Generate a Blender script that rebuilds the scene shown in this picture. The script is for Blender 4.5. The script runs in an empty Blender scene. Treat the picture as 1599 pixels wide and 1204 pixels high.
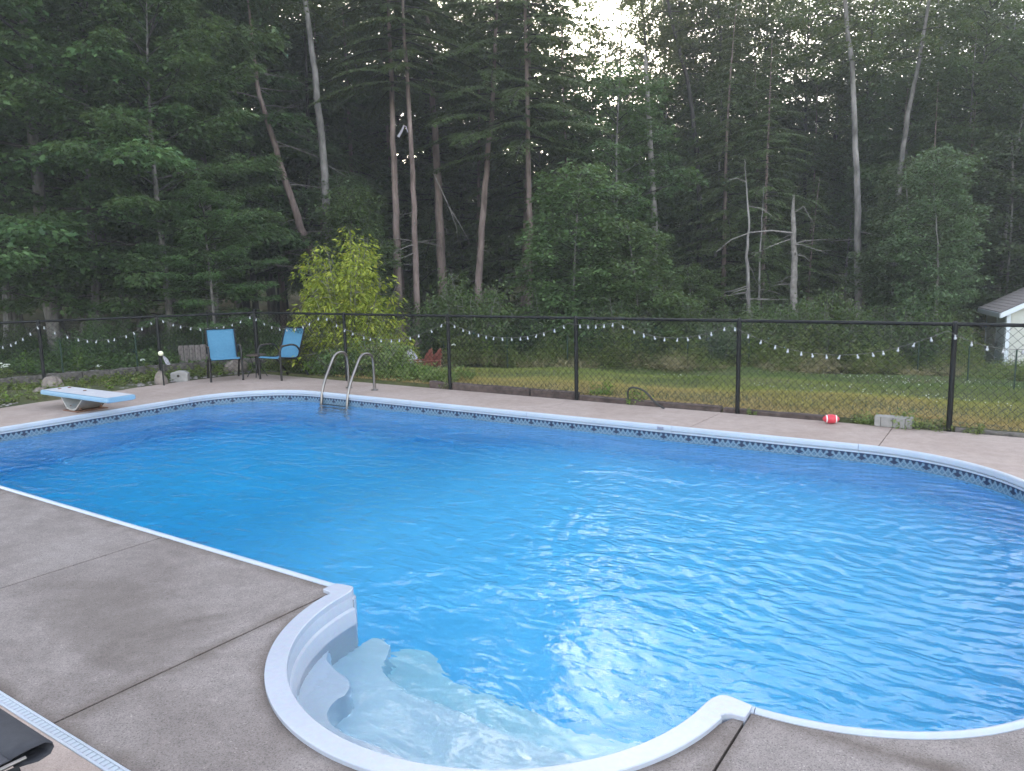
import bpy, math, random
import numpy as np
from mathutils import Vector, Matrix
from mathutils.geometry import delaunay_2d_cdt

# ---------------------------------------------------------------- camera, light, exposure
S = bpy.context.scene
COL = S.collection
PW, PH = 1599.0, 1204.0
FPX, PITCH, ROLL, CAMH = 1194.5, 0.1442, -0.0209, 1.8748
CAM = np.array([3.42, -3.085, CAMH])          # x along the pool, y across it, z above the deck
YAW = math.radians(34.0)                      # camera heading, counter-clockwise from +y
_cp, _sp, _cr, _sr = math.cos(PITCH), math.sin(PITCH), math.cos(ROLL), math.sin(ROLL)
def _yaw(v):
    c, s = math.cos(YAW), math.sin(YAW)
    return np.array([v[0]*c - v[1]*s, v[0]*s + v[1]*c, v[2]])
FWD = _yaw((0, _cp, -_sp))
_R0, _U0 = _yaw((1, 0, 0)), _yaw((0, _sp, _cp))
RGT, UPV = _cr*_R0 + _sr*_U0, -_sr*_R0 + _cr*_U0
HFW = _yaw((0, 1, 0))
cam_d = bpy.data.cameras.new('camera'); cam = bpy.data.objects.new('camera', cam_d); COL.objects.link(cam)
cam.matrix_world = Matrix(((RGT[0], UPV[0], -FWD[0], CAM[0]), (RGT[1], UPV[1], -FWD[1], CAM[1]),
                           (RGT[2], UPV[2], -FWD[2], CAM[2]), (0, 0, 0, 1)))
cam_d.sensor_width = 36.0; cam_d.lens = 36.0*FPX/PW; cam_d.clip_end = 600; cam_d.clip_start = 0.05
S.camera = cam

SUN_EL, SUN_AZ = math.radians(11.5), YAW + math.radians(2.0)   # low behind the woods, a little to the left of the view
world = bpy.data.worlds.new('World'); S.world = world; world.use_nodes = True
wt = world.node_tree; bg = wt.nodes['Background']
sky = wt.nodes.new('ShaderNodeTexSky'); sky.sky_type = 'NISHITA'; sky.sun_disc = False
sky.sun_elevation = SUN_EL; sky.sun_rotation = -SUN_AZ
sky.air_density = 1.0; sky.dust_density = 1.9; sky.ozone_density = 0.6; sky.altitude = 100
hsv = wt.nodes.new('ShaderNodeHueSaturation'); hsv.inputs['Saturation'].default_value = 0.52
wt.links.new(sky.outputs['Color'], hsv.inputs['Color']); wt.links.new(hsv.outputs['Color'], bg.inputs['Color']); bg.inputs['Strength'].default_value = 0.15
sun_d = bpy.data.lights.new('sun', 'SUN'); sun_d.energy = 0.3; sun_d.angle = math.radians(10); sun_d.color = (1, .82, .62)
sun = bpy.data.objects.new('sun', sun_d); COL.objects.link(sun)
sdir = Vector((-math.sin(SUN_AZ)*math.cos(SUN_EL), math.cos(SUN_AZ)*math.cos(SUN_EL), math.sin(SUN_EL)))
sun.rotation_euler = sdir.to_track_quat('Z', 'Y').to_euler(); sun.location = (0, 0, 40)
vs = S.view_settings; vs.view_transform = 'Standard'; vs.look = 'None'; vs.gamma = 1.0; vs.use_curve_mapping = False
vs.exposure = 2.95
S.render.engine = 'CYCLES'
cy = S.cycles
cy.use_denoising = True; cy.use_adaptive_sampling = True; cy.adaptive_threshold = 0.012
cy.max_bounces = 14; cy.diffuse_bounces = 5; cy.glossy_bounces = 4; cy.transmission_bounces = 10; cy.transparent_max_bounces = 12
cy.caustics_refractive = True; cy.caustics_reflective = False; cy.blur_glossy = 0.3; cy.sample_clamp_indirect = 8.0

# ---------------------------------------------------------------- helpers
rnd = random.Random(7)
def ray(px, py):
    return FWD + RGT*((px - PW/2)/FPX) - UPV*((py - PH/2)/FPX)
def at(px, py, d):                            # the point of the place seen at photo pixel (px,py), d metres ahead
    r = ray(px, py); r = r/float(r @ HFW)
    return CAM + r*d
def on(px, py, z=0.0):                        # where the sight line meets the height z
    r = ray(px, py)
    return CAM + r*((z - CAM[2])/r[2])
def ground_z(x, y):
    a = max(0.0, y - 6.9)
    z = 0.03 - 0.072*min(a, 20.0)
    if x < -9.0:                              # the left garden keeps level for longer
        k = min(1.0, (-9.0 - x)/5.0)
        z = z*(1 - 0.55*k) + 0.0*k
    dd = math.hypot(x - CAM[0], y - CAM[1])
    if dd > 40: z += (dd - 40)*0.16  # unseen hill added behind the woods to block the horizon glow
    if y < 6.9 and x > -9: z = -0.06
    return z
def ground_at(px, d):
    p = at(px, 450, d)
    return np.array([p[0], p[1], ground_z(p[0], p[1])])

class MB:
    def __init__(s): s.v = []; s.f = []
    def add(s, vs, fs):
        o = len(s.v); s.v.extend([tuple(map(float, p)) for p in vs]); s.f.extend([tuple(i + o for i in f) for f in fs]); return s
    def box(s, c, d, rz=0.0, ry=0.0, rx=0.0):
        M = Matrix.Rotation(rz, 3, 'Z') @ Matrix.Rotation(ry, 3, 'Y') @ Matrix.Rotation(rx, 3, 'X')
        vs = []
        for i in range(8):
            p = Vector(((i & 1) - .5, ((i >> 1) & 1) - .5, ((i >> 2) & 1) - .5))
            p = M @ Vector((p.x*d[0], p.y*d[1], p.z*d[2])); vs.append((c[0]+p.x, c[1]+p.y, c[2]+p.z))
        return s.add(vs, [(0,2,3,1),(4,5,7,6),(0,1,5,4),(1,3,7,5),(3,2,6,7),(2,0,4,6)])
    def bbox(s, c, d, b=.006, rz=0.0, ry=0.0, rx=0.0):      # box with chamfered edges
        M = Matrix.Rotation(rz, 3, 'Z') @ Matrix.Rotation(ry, 3, 'Y') @ Matrix.Rotation(rx, 3, 'X')
        h = [x/2 for x in d]; b = min(b, min(h)*.9); vs = []; idx = {}
        for sx in (-1, 1):
            for sy in (-1, 1):
                for sz in (-1, 1):
                    for ax in range(3):
                        q = [sx*h[0], sy*h[1], sz*h[2]]
                        for k in range(3):
                            if k != ax: q[k] -= (sx, sy, sz)[k]*b
                        p = M @ Vector(q); idx[(sx, sy, sz, ax)] = len(vs); vs.append((c[0]+p.x, c[1]+p.y, c[2]+p.z))
        fs = []
        for ax in range(3):
            a1, a2 = [k for k in range(3) if k != ax]
            for sg in (-1, 1):
                loop = []
                for s1, s2 in ((-1,-1),(1,-1),(1,1),(-1,1)):
                    t = [0, 0, 0]; t[ax] = sg; t[a1] = s1; t[a2] = s2; loop.append(idx[(*t, ax)])
                fs.append(tuple(loop))
            for s1 in (-1, 1):
                for s2 in (-1, 1):                          # edge along ax
                    t0 = [0,0,0]; t0[a1] = s1; t0[a2] = s2; lo = list(t0); hi = list(t0); lo[ax] = -1; hi[ax] = 1
                    fs.append((idx[(*lo, a1)], idx[(*hi, a1)], idx[(*hi, a2)], idx[(*lo, a2)]))
        for sx in (-1, 1):
            for sy in (-1, 1):
                for sz in (-1, 1): fs.append(tuple(idx[(sx, sy, sz, k)] for k in range(3)))
        return s.add(vs, fs)
    def tube(s, pts, r, n=8, cap=True):
        P = [Vector(p) for p in pts]; m = len(P); R = r if hasattr(r, '__len__') else [r]*m
        up = Vector((0, 0, 1)); vs = []; prev = None
        for i in range(m):
            t = (P[min(i+1, m-1)] - P[max(i-1, 0)])
            t = t.normalized() if t.length > 1e-9 else Vector((0, 0, 1))
            if prev is None:
                a = t.cross(up if abs(t.z) < .95 else Vector((1, 0, 0))).normalized()
            else:
                a = (prev - t*prev.dot(t)); a = a.normalized() if a.length > 1e-6 else t.orthogonal().normalized()
            prev = a; b = t.cross(a)
            for k in range(n):
                q = P[i] + (a*math.cos(2*math.pi*k/n) + b*math.sin(2*math.pi*k/n))*R[i]; vs.append(q)
        fs = [(i*n+k, i*n+(k+1) % n, (i+1)*n+(k+1) % n, (i+1)*n+k) for i in range(m-1) for k in range(n)]
        if cap: fs += [tuple(range(n-1, -1, -1)), tuple((m-1)*n+k for k in range(n))]
        return s.add(vs, fs)
    def lathe(s, prof, c=(0, 0, 0), n=12, axis='z'):
        vs = []
        for r, z in prof:
            for k in range(n):
                a = 2*math.pi*k/n; p = (r*math.cos(a), r*math.sin(a), z)
                if axis == 'x': p = (p[2], p[0], p[1])
                vs.append((c[0]+p[0], c[1]+p[1], c[2]+p[2]))
        m = len(prof)
        fs = [(i*n+k, i*n+(k+1) % n, (i+1)*n+(k+1) % n, (i+1)*n+k) for i in range(m-1) for k in range(n)]
        fs += [tuple(range(n-1, -1, -1)), tuple((m-1)*n+k for k in range(n))]
        return s.add(vs, fs)
    def prism(s, poly, z0, z1):
        n = len(poly)
        vs = [(x, y, z0) for x, y in poly] + [(x, y, z1) for x, y in poly]
        return s.add(vs, [tuple(range(n-1, -1, -1)), tuple(range(n, 2*n))] + [(i, (i+1) % n, n+(i+1) % n, n+i) for i in range(n)])
    def sheet(s, rows):                       # grid of points -> quads
        n = len(rows[0]); vs = [p for r in rows for p in r]
        return s.add(vs, [(i*n+k, i*n+k+1, (i+1)*n+k+1, (i+1)*n+k) for i in range(len(rows)-1) for k in range(n-1)])
    def obj(s, name, mat, parent=None, smooth=True, loc=None):
        me = bpy.data.meshes.new(name); me.from_pydata(s.v, [], s.f); me.update()
        return link(name, me, mat, parent, smooth, loc)
def link(name, me, mat, parent=None, smooth=True, loc=None):
    if mat is not None and not me.materials: me.materials.append(mat)
    if smooth and len(me.polygons):
        me.polygons.foreach_set('use_smooth', np.ones(len(me.polygons), bool))
        try: me.set_sharp_from_angle(angle=math.radians(38))
        except Exception: pass
    o = bpy.data.objects.new(name, me); COL.objects.link(o)
    if parent is not None: o.parent = parent
    if loc is not None: o.location = loc
    return o
def tag(o, label=None, cat=None, group=None, kind=None):
    if label: o['label'] = label
    if cat: o['category'] = cat
    if group: o['group'] = group
    if kind: o['kind'] = kind
    return o
def thing(name, label, cat, loc=(0, 0, 0), rz=0.0, group=None):
    o = bpy.data.objects.new(name, None); COL.objects.link(o); o.location = [float(q) for q in loc]; o.rotation_euler = (0, 0, rz)
    o.empty_display_size = .2
    return tag(o, label, cat, group)
def shared(o, name, parent, loc=(0, 0, 0), rot=(0, 0, 0), sc=(1, 1, 1)):     # another object on the same mesh
    c = bpy.data.objects.new(name, o.data if hasattr(o, 'data') else o); COL.objects.link(c)
    c.parent = parent; c.location = loc; c.rotation_euler = rot; c.scale = sc
    return c

# ---------------------------------------------------------------- materials
def new_mat(name):
    m = bpy.data.materials.new(name); m.use_nodes = True
    nt = m.node_tree; return m, nt, nt.nodes, nt.links, nt.nodes['Principled BSDF']
def ramp(nd, stops):
    r = nd.new('ShaderNodeValToRGB'); e = r.color_ramp.elements
    while len(e) < len(stops): e.new(0.5)
    for i, (p, c) in enumerate(stops):
        e[i].position = p; e[i].color = (*c, 1) if len(c) == 3 else c
    return r
def noise(nd, lk, scale, detail=4, rough=.55, vec=None, dist=0.0):
    n = nd.new('ShaderNodeTexNoise'); n.inputs['Scale'].default_value = scale; n.inputs['Detail'].default_value = detail
    n.inputs['Roughness'].default_value = rough; n.inputs['Distortion'].default_value = dist
    if vec is not None: lk.new(vec, n.inputs['Vector'])
    return n
def geo_pos(nd): return nd.new('ShaderNodeNewGeometry').outputs['Position']
def obj_pos(nd): return nd.new('ShaderNodeTexCoord').outputs['Object']
def mixc(nd, lk, fac, a, b, mode='MIX'):
    m = nd.new('ShaderNodeMix'); m.data_type = 'RGBA'; m.blend_type = mode
    for sock, val in ((m.inputs[0], fac), (m.inputs[6], a), (m.inputs[7], b)):
        if hasattr(val, 'is_linked'): lk.new(val, sock)
        elif isinstance(val, (int, float)): sock.default_value = val
        else: sock.default_value = (*val, 1)
    return m.outputs[2]
def math_(nd, lk, op, a, b=None, c=None):
    m = nd.new('ShaderNodeMath'); m.operation = op
    for i, v in enumerate((a, b, c)):
        if v is None: continue
        if hasattr(v, 'is_linked'): lk.new(v, m.inputs[i])
        else: m.inputs[i].default_value = v
    return m.outputs[0]
def bump(nd, lk, p, h, strength=.4, dist=.01):
    b = nd.new('ShaderNodeBump'); b.inputs['Strength'].default_value = strength; b.inputs['Distance'].default_value = dist
    lk.new(h, b.inputs['Height']); lk.new(b.outputs['Normal'], p.inputs['Normal']); return b
def surf(name, c1, c2, scale=8, rough=.7, metal=0.0, bs=.25, bd=.004, fine=60, world_pos=False, spec=.5, stretch=None):
    m, nt, nd, lk, p = new_mat(name)
    pos = geo_pos(nd) if world_pos else obj_pos(nd)
    if stretch:
        mp = nd.new('ShaderNodeMapping'); mp.inputs['Scale'].default_value = stretch; lk.new(pos, mp.inputs['Vector']); pos = mp.outputs[0]
    n = noise(nd, lk, scale, 5, .6, pos); f = noise(nd, lk, fine, 3, .6, pos)
    r = ramp(nd, [(.3, c1), (.7, c2)]); lk.new(n.outputs['Fac'], r.inputs['Fac'])
    c = mixc(nd, lk, .18, r.outputs['Color'], f.outputs['Color'], 'SOFT_LIGHT')
    lk.new(c, p.inputs['Base Color']); p.inputs['Roughness'].default_value = rough; p.inputs['Metallic'].default_value = metal
    p.inputs['Specular IOR Level'].default_value = spec
    if bs: bump(nd, lk, p, f.outputs['Fac'], bs, bd)
    return m
def leaf_mat(name, c_dark, c_mid, c_lite, trans=.35, yellow=None, rough=.40):
    m, nt, nd, lk, p = new_mat(name)
    g = nd.new('ShaderNodeNewGeometry'); oi = nd.new('ShaderNodeObjectInfo')
    r = ramp(nd, [(0, c_dark), (.5, c_mid), (.93, c_lite), (1, yellow or c_lite)]); lk.new(g.outputs['Random Per Island'], r.inputs['Fac'])
    hs = nd.new('ShaderNodeHueSaturation'); lk.new(r.outputs['Color'], hs.inputs['Color'])
    v = math_(nd, lk, 'MULTIPLY_ADD', oi.outputs['Random'], .5, .78); lk.new(v, hs.inputs['Value'])
    h = math_(nd, lk, 'MULTIPLY_ADD', oi.outputs['Random'], .03, .485); lk.new(h, hs.inputs['Hue'])
    lk.new(hs.outputs['Color'], p.inputs['Base Color']); p.inputs['Roughness'].default_value = rough
    p.inputs['Specular IOR Level'].default_value = .3
    t = nd.new('ShaderNodeBsdfTranslucent'); lk.new(mixc(nd, lk, .35, hs.outputs['Color'], (.30, .36, .05)), t.inputs['Color'])
    mx = nd.new('ShaderNodeMixShader'); mx.inputs[0].default_value = trans
    lk.new(p.outputs[0], mx.inputs[1]); lk.new(t.outputs[0], mx.inputs[2]); lk.new(mx.outputs[0], nd['Material Output'].inputs['Surface'])
    return m

def concrete(name, base, dark, lite, stain, stain_amt, speck=.5, bs=.35, dirt=False):
    m, nt, nd, lk, p = new_mat(name); pos = geo_pos(nd)
    n1 = noise(nd, lk, 1.1, 6, .62, pos, .6); n2 = noise(nd, lk, 9, 5, .65, pos); n3 = noise(nd, lk, 170, 2, .5, pos)
    vo = nd.new('ShaderNodeTexVoronoi'); vo.inputs['Scale'].default_value = 210; lk.new(pos, vo.inputs['Vector'])
    r1 = ramp(nd, [(.36, stain), (.56, base), (.8, lite)]); lk.new(n1.outputs['Fac'], r1.inputs['Fac'])
    c = mixc(nd, lk, stain_amt, base, r1.outputs['Color'])
    r2 = ramp(nd, [(.3, (.42, .42, .42)), (.7, (.58, .58, .58))]); lk.new(n2.outputs['Fac'], r2.inputs['Fac'])
    c = mixc(nd, lk, .7, c, r2.outputs['Color'], 'OVERLAY')
    r3 = ramp(nd, [(.0, (.2, .2, .2)), (.45, (.5, .5, .5)), (.86, (.56, .56, .56)), (1, (.95, .95, .95))])
    lk.new(vo.outputs['Color'], r3.inputs['Fac']); c = mixc(nd, lk, speck, c, r3.outputs['Color'], 'OVERLAY')
    if dirt:                                  # grime gathered along the joints, the drain and the stair rim, and one large damp-looking stain
        sp = nd.new('ShaderNodeSeparateXYZ'); lk.new(pos, sp.inputs[0]); X, Y = sp.outputs[0], sp.outputs[1]
        ds = [math_(nd, lk, 'ABSOLUTE', math_(nd, lk, 'SUBTRACT', X, x_)) for x_ in (.045, 2.545)] + [math_(nd, lk, 'ABSOLUTE', math_(nd, lk, 'SUBTRACT', Y, y_)) for y_ in (-.02, -1.668)]
        dx_ = math_(nd, lk, 'POWER', math_(nd, lk, 'SUBTRACT', X, 1.27), 2.0); rr_ = math_(nd, lk, 'SQRT', math_(nd, lk, 'ADD', dx_, math_(nd, lk, 'POWER', Y, 2.0)))
        ds.append(math_(nd, lk, 'ABSOLUTE', math_(nd, lk, 'SUBTRACT', rr_, 1.205))); dm = ds[0]
        for q_ in ds[1:]: dm = math_(nd, lk, 'MINIMUM', dm, q_)
        nn_ = noise(nd, lk, 3.2, 5, .65, pos, .4)
        dm = math_(nd, lk, 'ADD', dm, math_(nd, lk, 'MULTIPLY_ADD', nn_.outputs['Fac'], .22, -.085))
        rd = ramp(nd, [(0, (1, 1, 1)), (.10, (0, 0, 0))]); lk.new(dm, rd.inputs['Fac'])
        c = mixc(nd, lk, math_(nd, lk, 'MULTIPLY', rd.outputs['Color'], .72), c, (.085, .062, .05))
        ex_ = math_(nd, lk, 'POWER', math_(nd, lk, 'DIVIDE', math_(nd, lk, 'SUBTRACT', X, -.62), .85), 2.0); ey_ = math_(nd, lk, 'POWER', math_(nd, lk, 'DIVIDE', math_(nd, lk, 'SUBTRACT', Y, -.95), .38), 2.0)
        el = math_(nd, lk, 'ADD', math_(nd, lk, 'ADD', ex_, ey_), math_(nd, lk, 'MULTIPLY_ADD', n1.outputs['Fac'], 3.2, -1.5))
        re_ = ramp(nd, [(.0, (1, 1, 1)), (.75, (.45, .45, .45)), (1, (0, 0, 0))]); lk.new(el, re_.inputs['Fac'])
        c = mixc(nd, lk, math_(nd, lk, 'MULTIPLY', re_.outputs['Color'], .5), c, (.10, .080, .070))
    lk.new(c, p.inputs['Base Color']); p.inputs['Roughness'].default_value = .8; p.inputs['Specular IOR Level'].default_value = .3
    h = math_(nd, lk, 'ADD', n3.outputs['Fac'], vo.outputs['Distance'])
    bump(nd, lk, p, h, bs, .003)
    return m
M = {}
M['deck'] = concrete('deck_concrete_shaded', (.245, .208, .198), (.2, .18, .17), (.262, .225, .218), (.145, .118, .110), .6, .9, .4, True)  # shade by the house put into the base tone, besides stains and grime
M['deck_far'] = concrete('deck_concrete_lit', (.375, .295, .265), (.26, .22, .20), (.40, .32, .29), (.31, .235, .205), .7, .45, .2)  # same concrete in its lit tone, painted paler than the shaded slabs
M['joint'] = surf('joint_filler', (.02, .017, .015), (.05, .04, .035), 20, .95)
M['white_vinyl'] = surf('white_vinyl', (.39, .425, .50), (.45, .48, .545), 3, .35, bs=.05, fine=30)
M['acrylic'] = surf('white_acrylic', (.385, .405, .48), (.43, .45, .52), 2, .25, bs=.03, fine=40)
M['tread'] = surf('stair_tread', (.45, .52, .66), (.50, .57, .69), 2, .3, bs=.03, fine=40)  # blue light bounced off the liner put into the tread colour
M['black_metal'] = surf('black_coated_steel', (.004, .004, .005), (.008, .008, .009), 12, .45, bs=.05, spec=.28)
M['steel'] = surf('stainless_steel', (.19, .172, .168), (.28, .255, .245), 6, .3, 1.0, bs=.03)
M['cord'] = surf('light_cord', (.06, .055, .05), (.12, .11, .10), 20, .6)
M['bulb'] = surf('frosted_bulb', (.34, .35, .37), (.45, .46, .49), 40, .15, bs=0, spec=.6)
M['socket'] = surf('bulb_socket', (.35, .36, .38), (.5, .5, .52), 20, .5)
M['sling_blue'] = surf('blue_sling', (.05, .165, .275), (.068, .205, .325), 30, .8, fine=400, bs=.4, bd=.001)
M['sling_dark'] = surf('charcoal_sling', (.045, .045, .058), (.065, .065, .08), 25, .75, fine=420, bs=.5, bd=.001)
M['sling_hem'] = surf('charcoal_hem', (.022, .022, .03), (.035, .035, .045), 25, .75, fine=420, bs=.5, bd=.001)
M['brown_metal'] = surf('dark_brown_steel', (.009, .007, .007), (.016, .012, .012), 10, .45, bs=.05)
M['bronze'] = surf('bronze_armrest', (.10, .075, .065), (.14, .10, .09), 10, .35, .3, bs=.05)
M['board_top'] = surf('board_tread', (.44, .43, .47), (.50, .49, .52), 5, .8, fine=200, bs=.4, bd=.002)
M['board_blue'] = surf('board_blue', (.19, .33, .46), (.23, .37, .50), 4, .4, bs=.05)
M['stand'] = surf('fibreglass_stand', (.34, .32, .30), (.42, .40, .38), 7, .55)
M['rust'] = surf('rusty_steel', (.10, .04, .02), (.25, .12, .07), 30, .8)
M['rock'] = surf('field_rock', (.13, .10, .088), (.29, .24, .21), 9, .85, bs=.6, bd=.02, fine=25)
M['granite'] = surf('rough_granite', (.055, .047, .043), (.19, .165, .15), 11, .9, bs=.8, bd=.02, fine=30)
M['timber'] = surf('old_edging', (.045, .03, .027), (.13, .09, .08), 10, .9, bs=.8, bd=.015, fine=30)
M['block'] = surf('cement_block', (.24, .225, .215), (.33, .31, .30), 12, .9, bs=.6, bd=.006, fine=80)
M['old_wood'] = surf('weathered_planks', (.12, .095, .09), (.26, .22, .21), 6, .9, bs=.6, bd=.006, fine=30, stretch=(6, 6, .6))
M['red_wood'] = surf('red_brown_wood', (.22, .055, .035), (.32, .10, .07), 8, .6, bs=.2, fine=40)
M['white_wood'] = surf('chalky_white_wood', (.40, .37, .42), (.52, .48, .53), 8, .6, bs=.2, fine=40)
M['football'] = surf('red_rubber', (.55, .035, .06), (.66, .06, .085), 10, .45, fine=300, bs=.4, bd=.001)
M['white_band'] = surf('white_paint', (.75, .72, .72), (.85, .82, .82), 10, .5)
M['hose'] = surf('black_hose', (.012, .012, .014), (.03, .03, .03), 10, .45)
M['siding'] = surf('cream_siding', (.55, .54, .49), (.62, .60, .55), 5, .6, bs=.1)
M['trim'] = surf('white_trim', (.74, .78, .86), (.80, .83, .88), 5, .5, bs=.08)
M['roofing'] = surf('brown_shingle', (.28, .24, .235), (.44, .385, .37), 18, .95, bs=.5, bd=.01, fine=50)
M['green_wire'] = surf('green_wire', (.01, .03, .02), (.02, .05, .03), 8, .5)
M['globe'] = surf('cream_globe', (.72, .70, .5), (.8, .78, .58), 20, .3)
M['bark_grey'] = surf('grey_bark', (.08, .07, .065), (.34, .31, .295), 5, .95, bs=.9, bd=.03, fine=22, stretch=(1, 1, .25))
M['bark_brown'] = surf('brown_bark', (.10, .07, .06), (.36, .265, .24), 5, .95, bs=.9, bd=.03, fine=22, stretch=(1, 1, .25))
M['bark_pale'] = surf('pale_bark', (.08, .072, .068), (.29, .262, .25), 5, .95, bs=.6, bd=.02, fine=22, stretch=(1, 1, .4))
M['bark_dark'] = surf('dark_bark', (.03, .026, .024), (.07, .06, .055), 5, .95, bs=.9, bd=.03, fine=22, stretch=(1, 1, .25))
M['dead_wood'] = surf('bleached_wood', (.14, .122, .112), (.32, .285, .265), 7, .9, bs=.8, bd=.01, fine=30)
M['stem'] = surf('green_stem', (.05, .08, .03), (.10, .12, .05), 10, .7)
M['oak'] = leaf_mat('oak_leaf', (.055, .102, .044), (.088, .158, .062), (.140, .225, .085), .36)
M['maple'] = leaf_mat('maple_leaf', (.050, .084, .036), (.078, .130, .050), (.118, .180, .065), .38)
M['tall'] = leaf_mat('tall_tree_leaf', (.042, .062, .030), (.062, .090, .040), (.085, .12, .05), .46, (.12, .12, .04))
M['hemlock'] = leaf_mat('hemlock_needles', (.050, .076, .030), (.080, .116, .042), (.118, .160, .055), .30)
M['shrub'] = leaf_mat('shrub_leaf', (.052, .088, .034), (.084, .138, .048), (.13, .19, .068), .36)
M['shrub_pale'] = leaf_mat('pale_shrub_leaf', (.045, .070, .035), (.075, .11, .052), (.12, .165, .08), .30)
M['gold'] = leaf_mat('golden_leaf', (.20, .29, .03), (.35, .45, .05), (.52, .59, .09), .42, (.60, .57, .09), .6)
M['weed'] = leaf_mat('weed_leaf', (.10, .135, .04), (.165, .215, .065), (.24, .29, .095), .44, (.32, .27, .13))
M['weed_dry'] = leaf_mat('dry_weed', (.15, .125, .065), (.24, .195, .105), (.33, .27, .16), .3)
M['lush'] = leaf_mat('lush_leaf', (.07, .13, .02), (.13, .22, .03), (.22, .31, .05), .38)
M['petal'] = surf('white_petal', (.7, .72, .62), (.8, .82, .74), 20, .7)
# ---------------------------------------------------------------- ground
def terrain():
    xs = np.concatenate([np.arange(-150, -24, 9.0), np.arange(-24, -9.5, .5), [-9.25], np.arange(-9, 12, .5), np.arange(12, 30, 1.5), np.arange(30, 151, 10)])
    ys = np.concatenate([np.arange(-100, -8, 8.0), np.arange(-8, 6.3, .5), [6.55, 6.83, 6.93], np.arange(7.25, 30, .5), np.arange(30, 60, 2.0), np.arange(60, 171, 10)])
    vs, fs = [], []
    for y in ys:
        for x in xs:
            z = ground_z(x, y)
            if y > 7.2 or x < -9.8: z += .035*math.sin(x*1.3 + y*.7) + .03*math.sin(x*.5 - y*1.9)
            vs.append((x, y, z if not (y < 6.9 and x > -9.3) else -.10))
    nx = len(xs)
    for j in range(len(ys)-1):
        for i in range(nx-1):
            if xs[i] >= -9.0 and xs[i+1] <= 7.0 and ys[j] >= -7.5 and ys[j+1] <= 6.3: continue
            fs.append((j*nx+i, j*nx+i+1, (j+1)*nx+i+1, (j+1)*nx+i))
    m, nt, nd, lk, p = new_mat('soil_and_litter'); pos = geo_pos(nd)
    n1 = noise(nd, lk, .55, 5, .6, pos); n2 = noise(nd, lk, 6, 5, .65, pos); n3 = noise(nd, lk, 40, 3, .6, pos)
    r = ramp(nd, [(.3, (.035, .045, .015)), (.5, (.075, .08, .025)), (.7, (.13, .105, .05))]); lk.new(n1.outputs['Fac'], r.inputs['Fac'])
    c = mixc(nd, lk, .6, r.outputs['Color'], n2.outputs['Fac'], 'OVERLAY'); c = mixc(nd, lk, .4, c, n3.outputs['Fac'], 'OVERLAY')
    lk.new(c, p.inputs['Base Color']); p.inputs['Roughness'].default_value = .95; bump(nd, lk, p, n3.outputs['Fac'], .8, .04)
    b = MB(); b.add(vs, fs); tag(b.obj('ground', m), kind='structure')
terrain()

# ---------------------------------------------------------------- the pool outline
PX0, PX1, PY0, PY1 = -7.77, 3.74, 0.0, 5.56
BX0, BX1, BC, BR = 0.0, 2.54, 1.27, 1.10      # the stair bay on the near side: a half round
def arc(cx, cy, r, a0, a1, n):
    return [(cx + r*math.cos(math.radians(a0 + (a1-a0)*i/n)), cy + r*math.sin(math.radians(a0 + (a1-a0)*i/n))) for i in range(n+1)]
def lin(a, b, n): return [(a[0]+(b[0]-a[0])*i/n, a[1]+(b[1]-a[1])*i/n) for i in range(n+1)]
def outline(o=0.0):                           # open path from the right end of the bay round to its left end, moved out by o
    RF, RN, LF, LN = 1.72, 1.18, 1.42, 1.25
    p = []
    p += lin((BX1, PY0-o), (PX1-RN, PY0-o), 4)
    p += arc(PX1-RN, PY0+RN, RN+o, -90, 0, 22)
    p += lin((PX1+o, PY0+RN), (PX1+o, PY1-RF), 6)
    p += arc(PX1-RF, PY1-RF, RF+o, 0, 90, 26)
    p += lin((PX1-RF, PY1+o), (PX0+LF, PY1+o), 40)
    p += arc(PX0+LF, PY1-LF, LF+o, 90, 180, 22)
    p += lin((PX0-o, PY1-LF), (PX0-o, PY0+LN), 8)
    p += arc(PX0+LN, PY0+LN, LN+o, 180, 270, 20)
    p += lin((PX0+LN, PY0-o), (BX0, PY0-o), 30)
    q = [p[0]]
    for a in p[1:]:
        if math.hypot(a[0]-q[-1][0], a[1]-q[-1][1]) > 1e-5: q.append(a)
    return q
def bay(r, a0=180, a1=360, n=40): return arc(BC, 0, r, a0, a1, n)
OUT0 = outline(0.0)
def normals(p):
    N = []
    for i in range(len(p)):
        a, b = p[max(i-1, 0)], p[min(i+1, len(p)-1)]
        t = (b[0]-a[0], b[1]-a[1]); l = math.hypot(*t); N.append((t[1]/l, -t[0]/l))   # outward, path runs counter-clockwise
    return N
OUTN = normals(OUT0)
ARC = [0.0]
for a, b in zip(OUT0[:-1], OUT0[1:]): ARC.append(ARC[-1] + math.hypot(b[0]-a[0], b[1]-a[1]))
WATER_Z = -0.175
def floor_z(x): 
    t = min(1, max(0, (-1.2 - x)/3.6)); t = t*t*(3-2*t)
    return -1.08 - .95*t

def cdt_minus(poly, hole, inner=()):          # triangles of poly outside hole
    V = [Vector(p) for p in poly] + [Vector(p) for p in hole]
    F = [list(range(len(poly))), list(range(len(poly), len(V)))]
    vo, eo, fo, ov, oe, of = delaunay_2d_cdt(V, [], F, 1, 1e-6)
    return vo, [f for f, o in zip(fo, of) if 0 in o and 1 not in o]
HOLE = outline(0.021) + [p for p in bay(BR + .108, 180, 360, 48) ][1:-1]
# small shoulders where the stair rim meets the coping
HOLE = outline(0.021)[:-1] + [(BX0 - .005, -.021), (BX0-.005, -.085), (BX0 + .045, -.10)] + [q for q in bay(1.20, 180, 360, 60) if q[1] < -.14] + [(BX1 - .045, -.10), (BX1+.005, -.085)]

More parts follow.
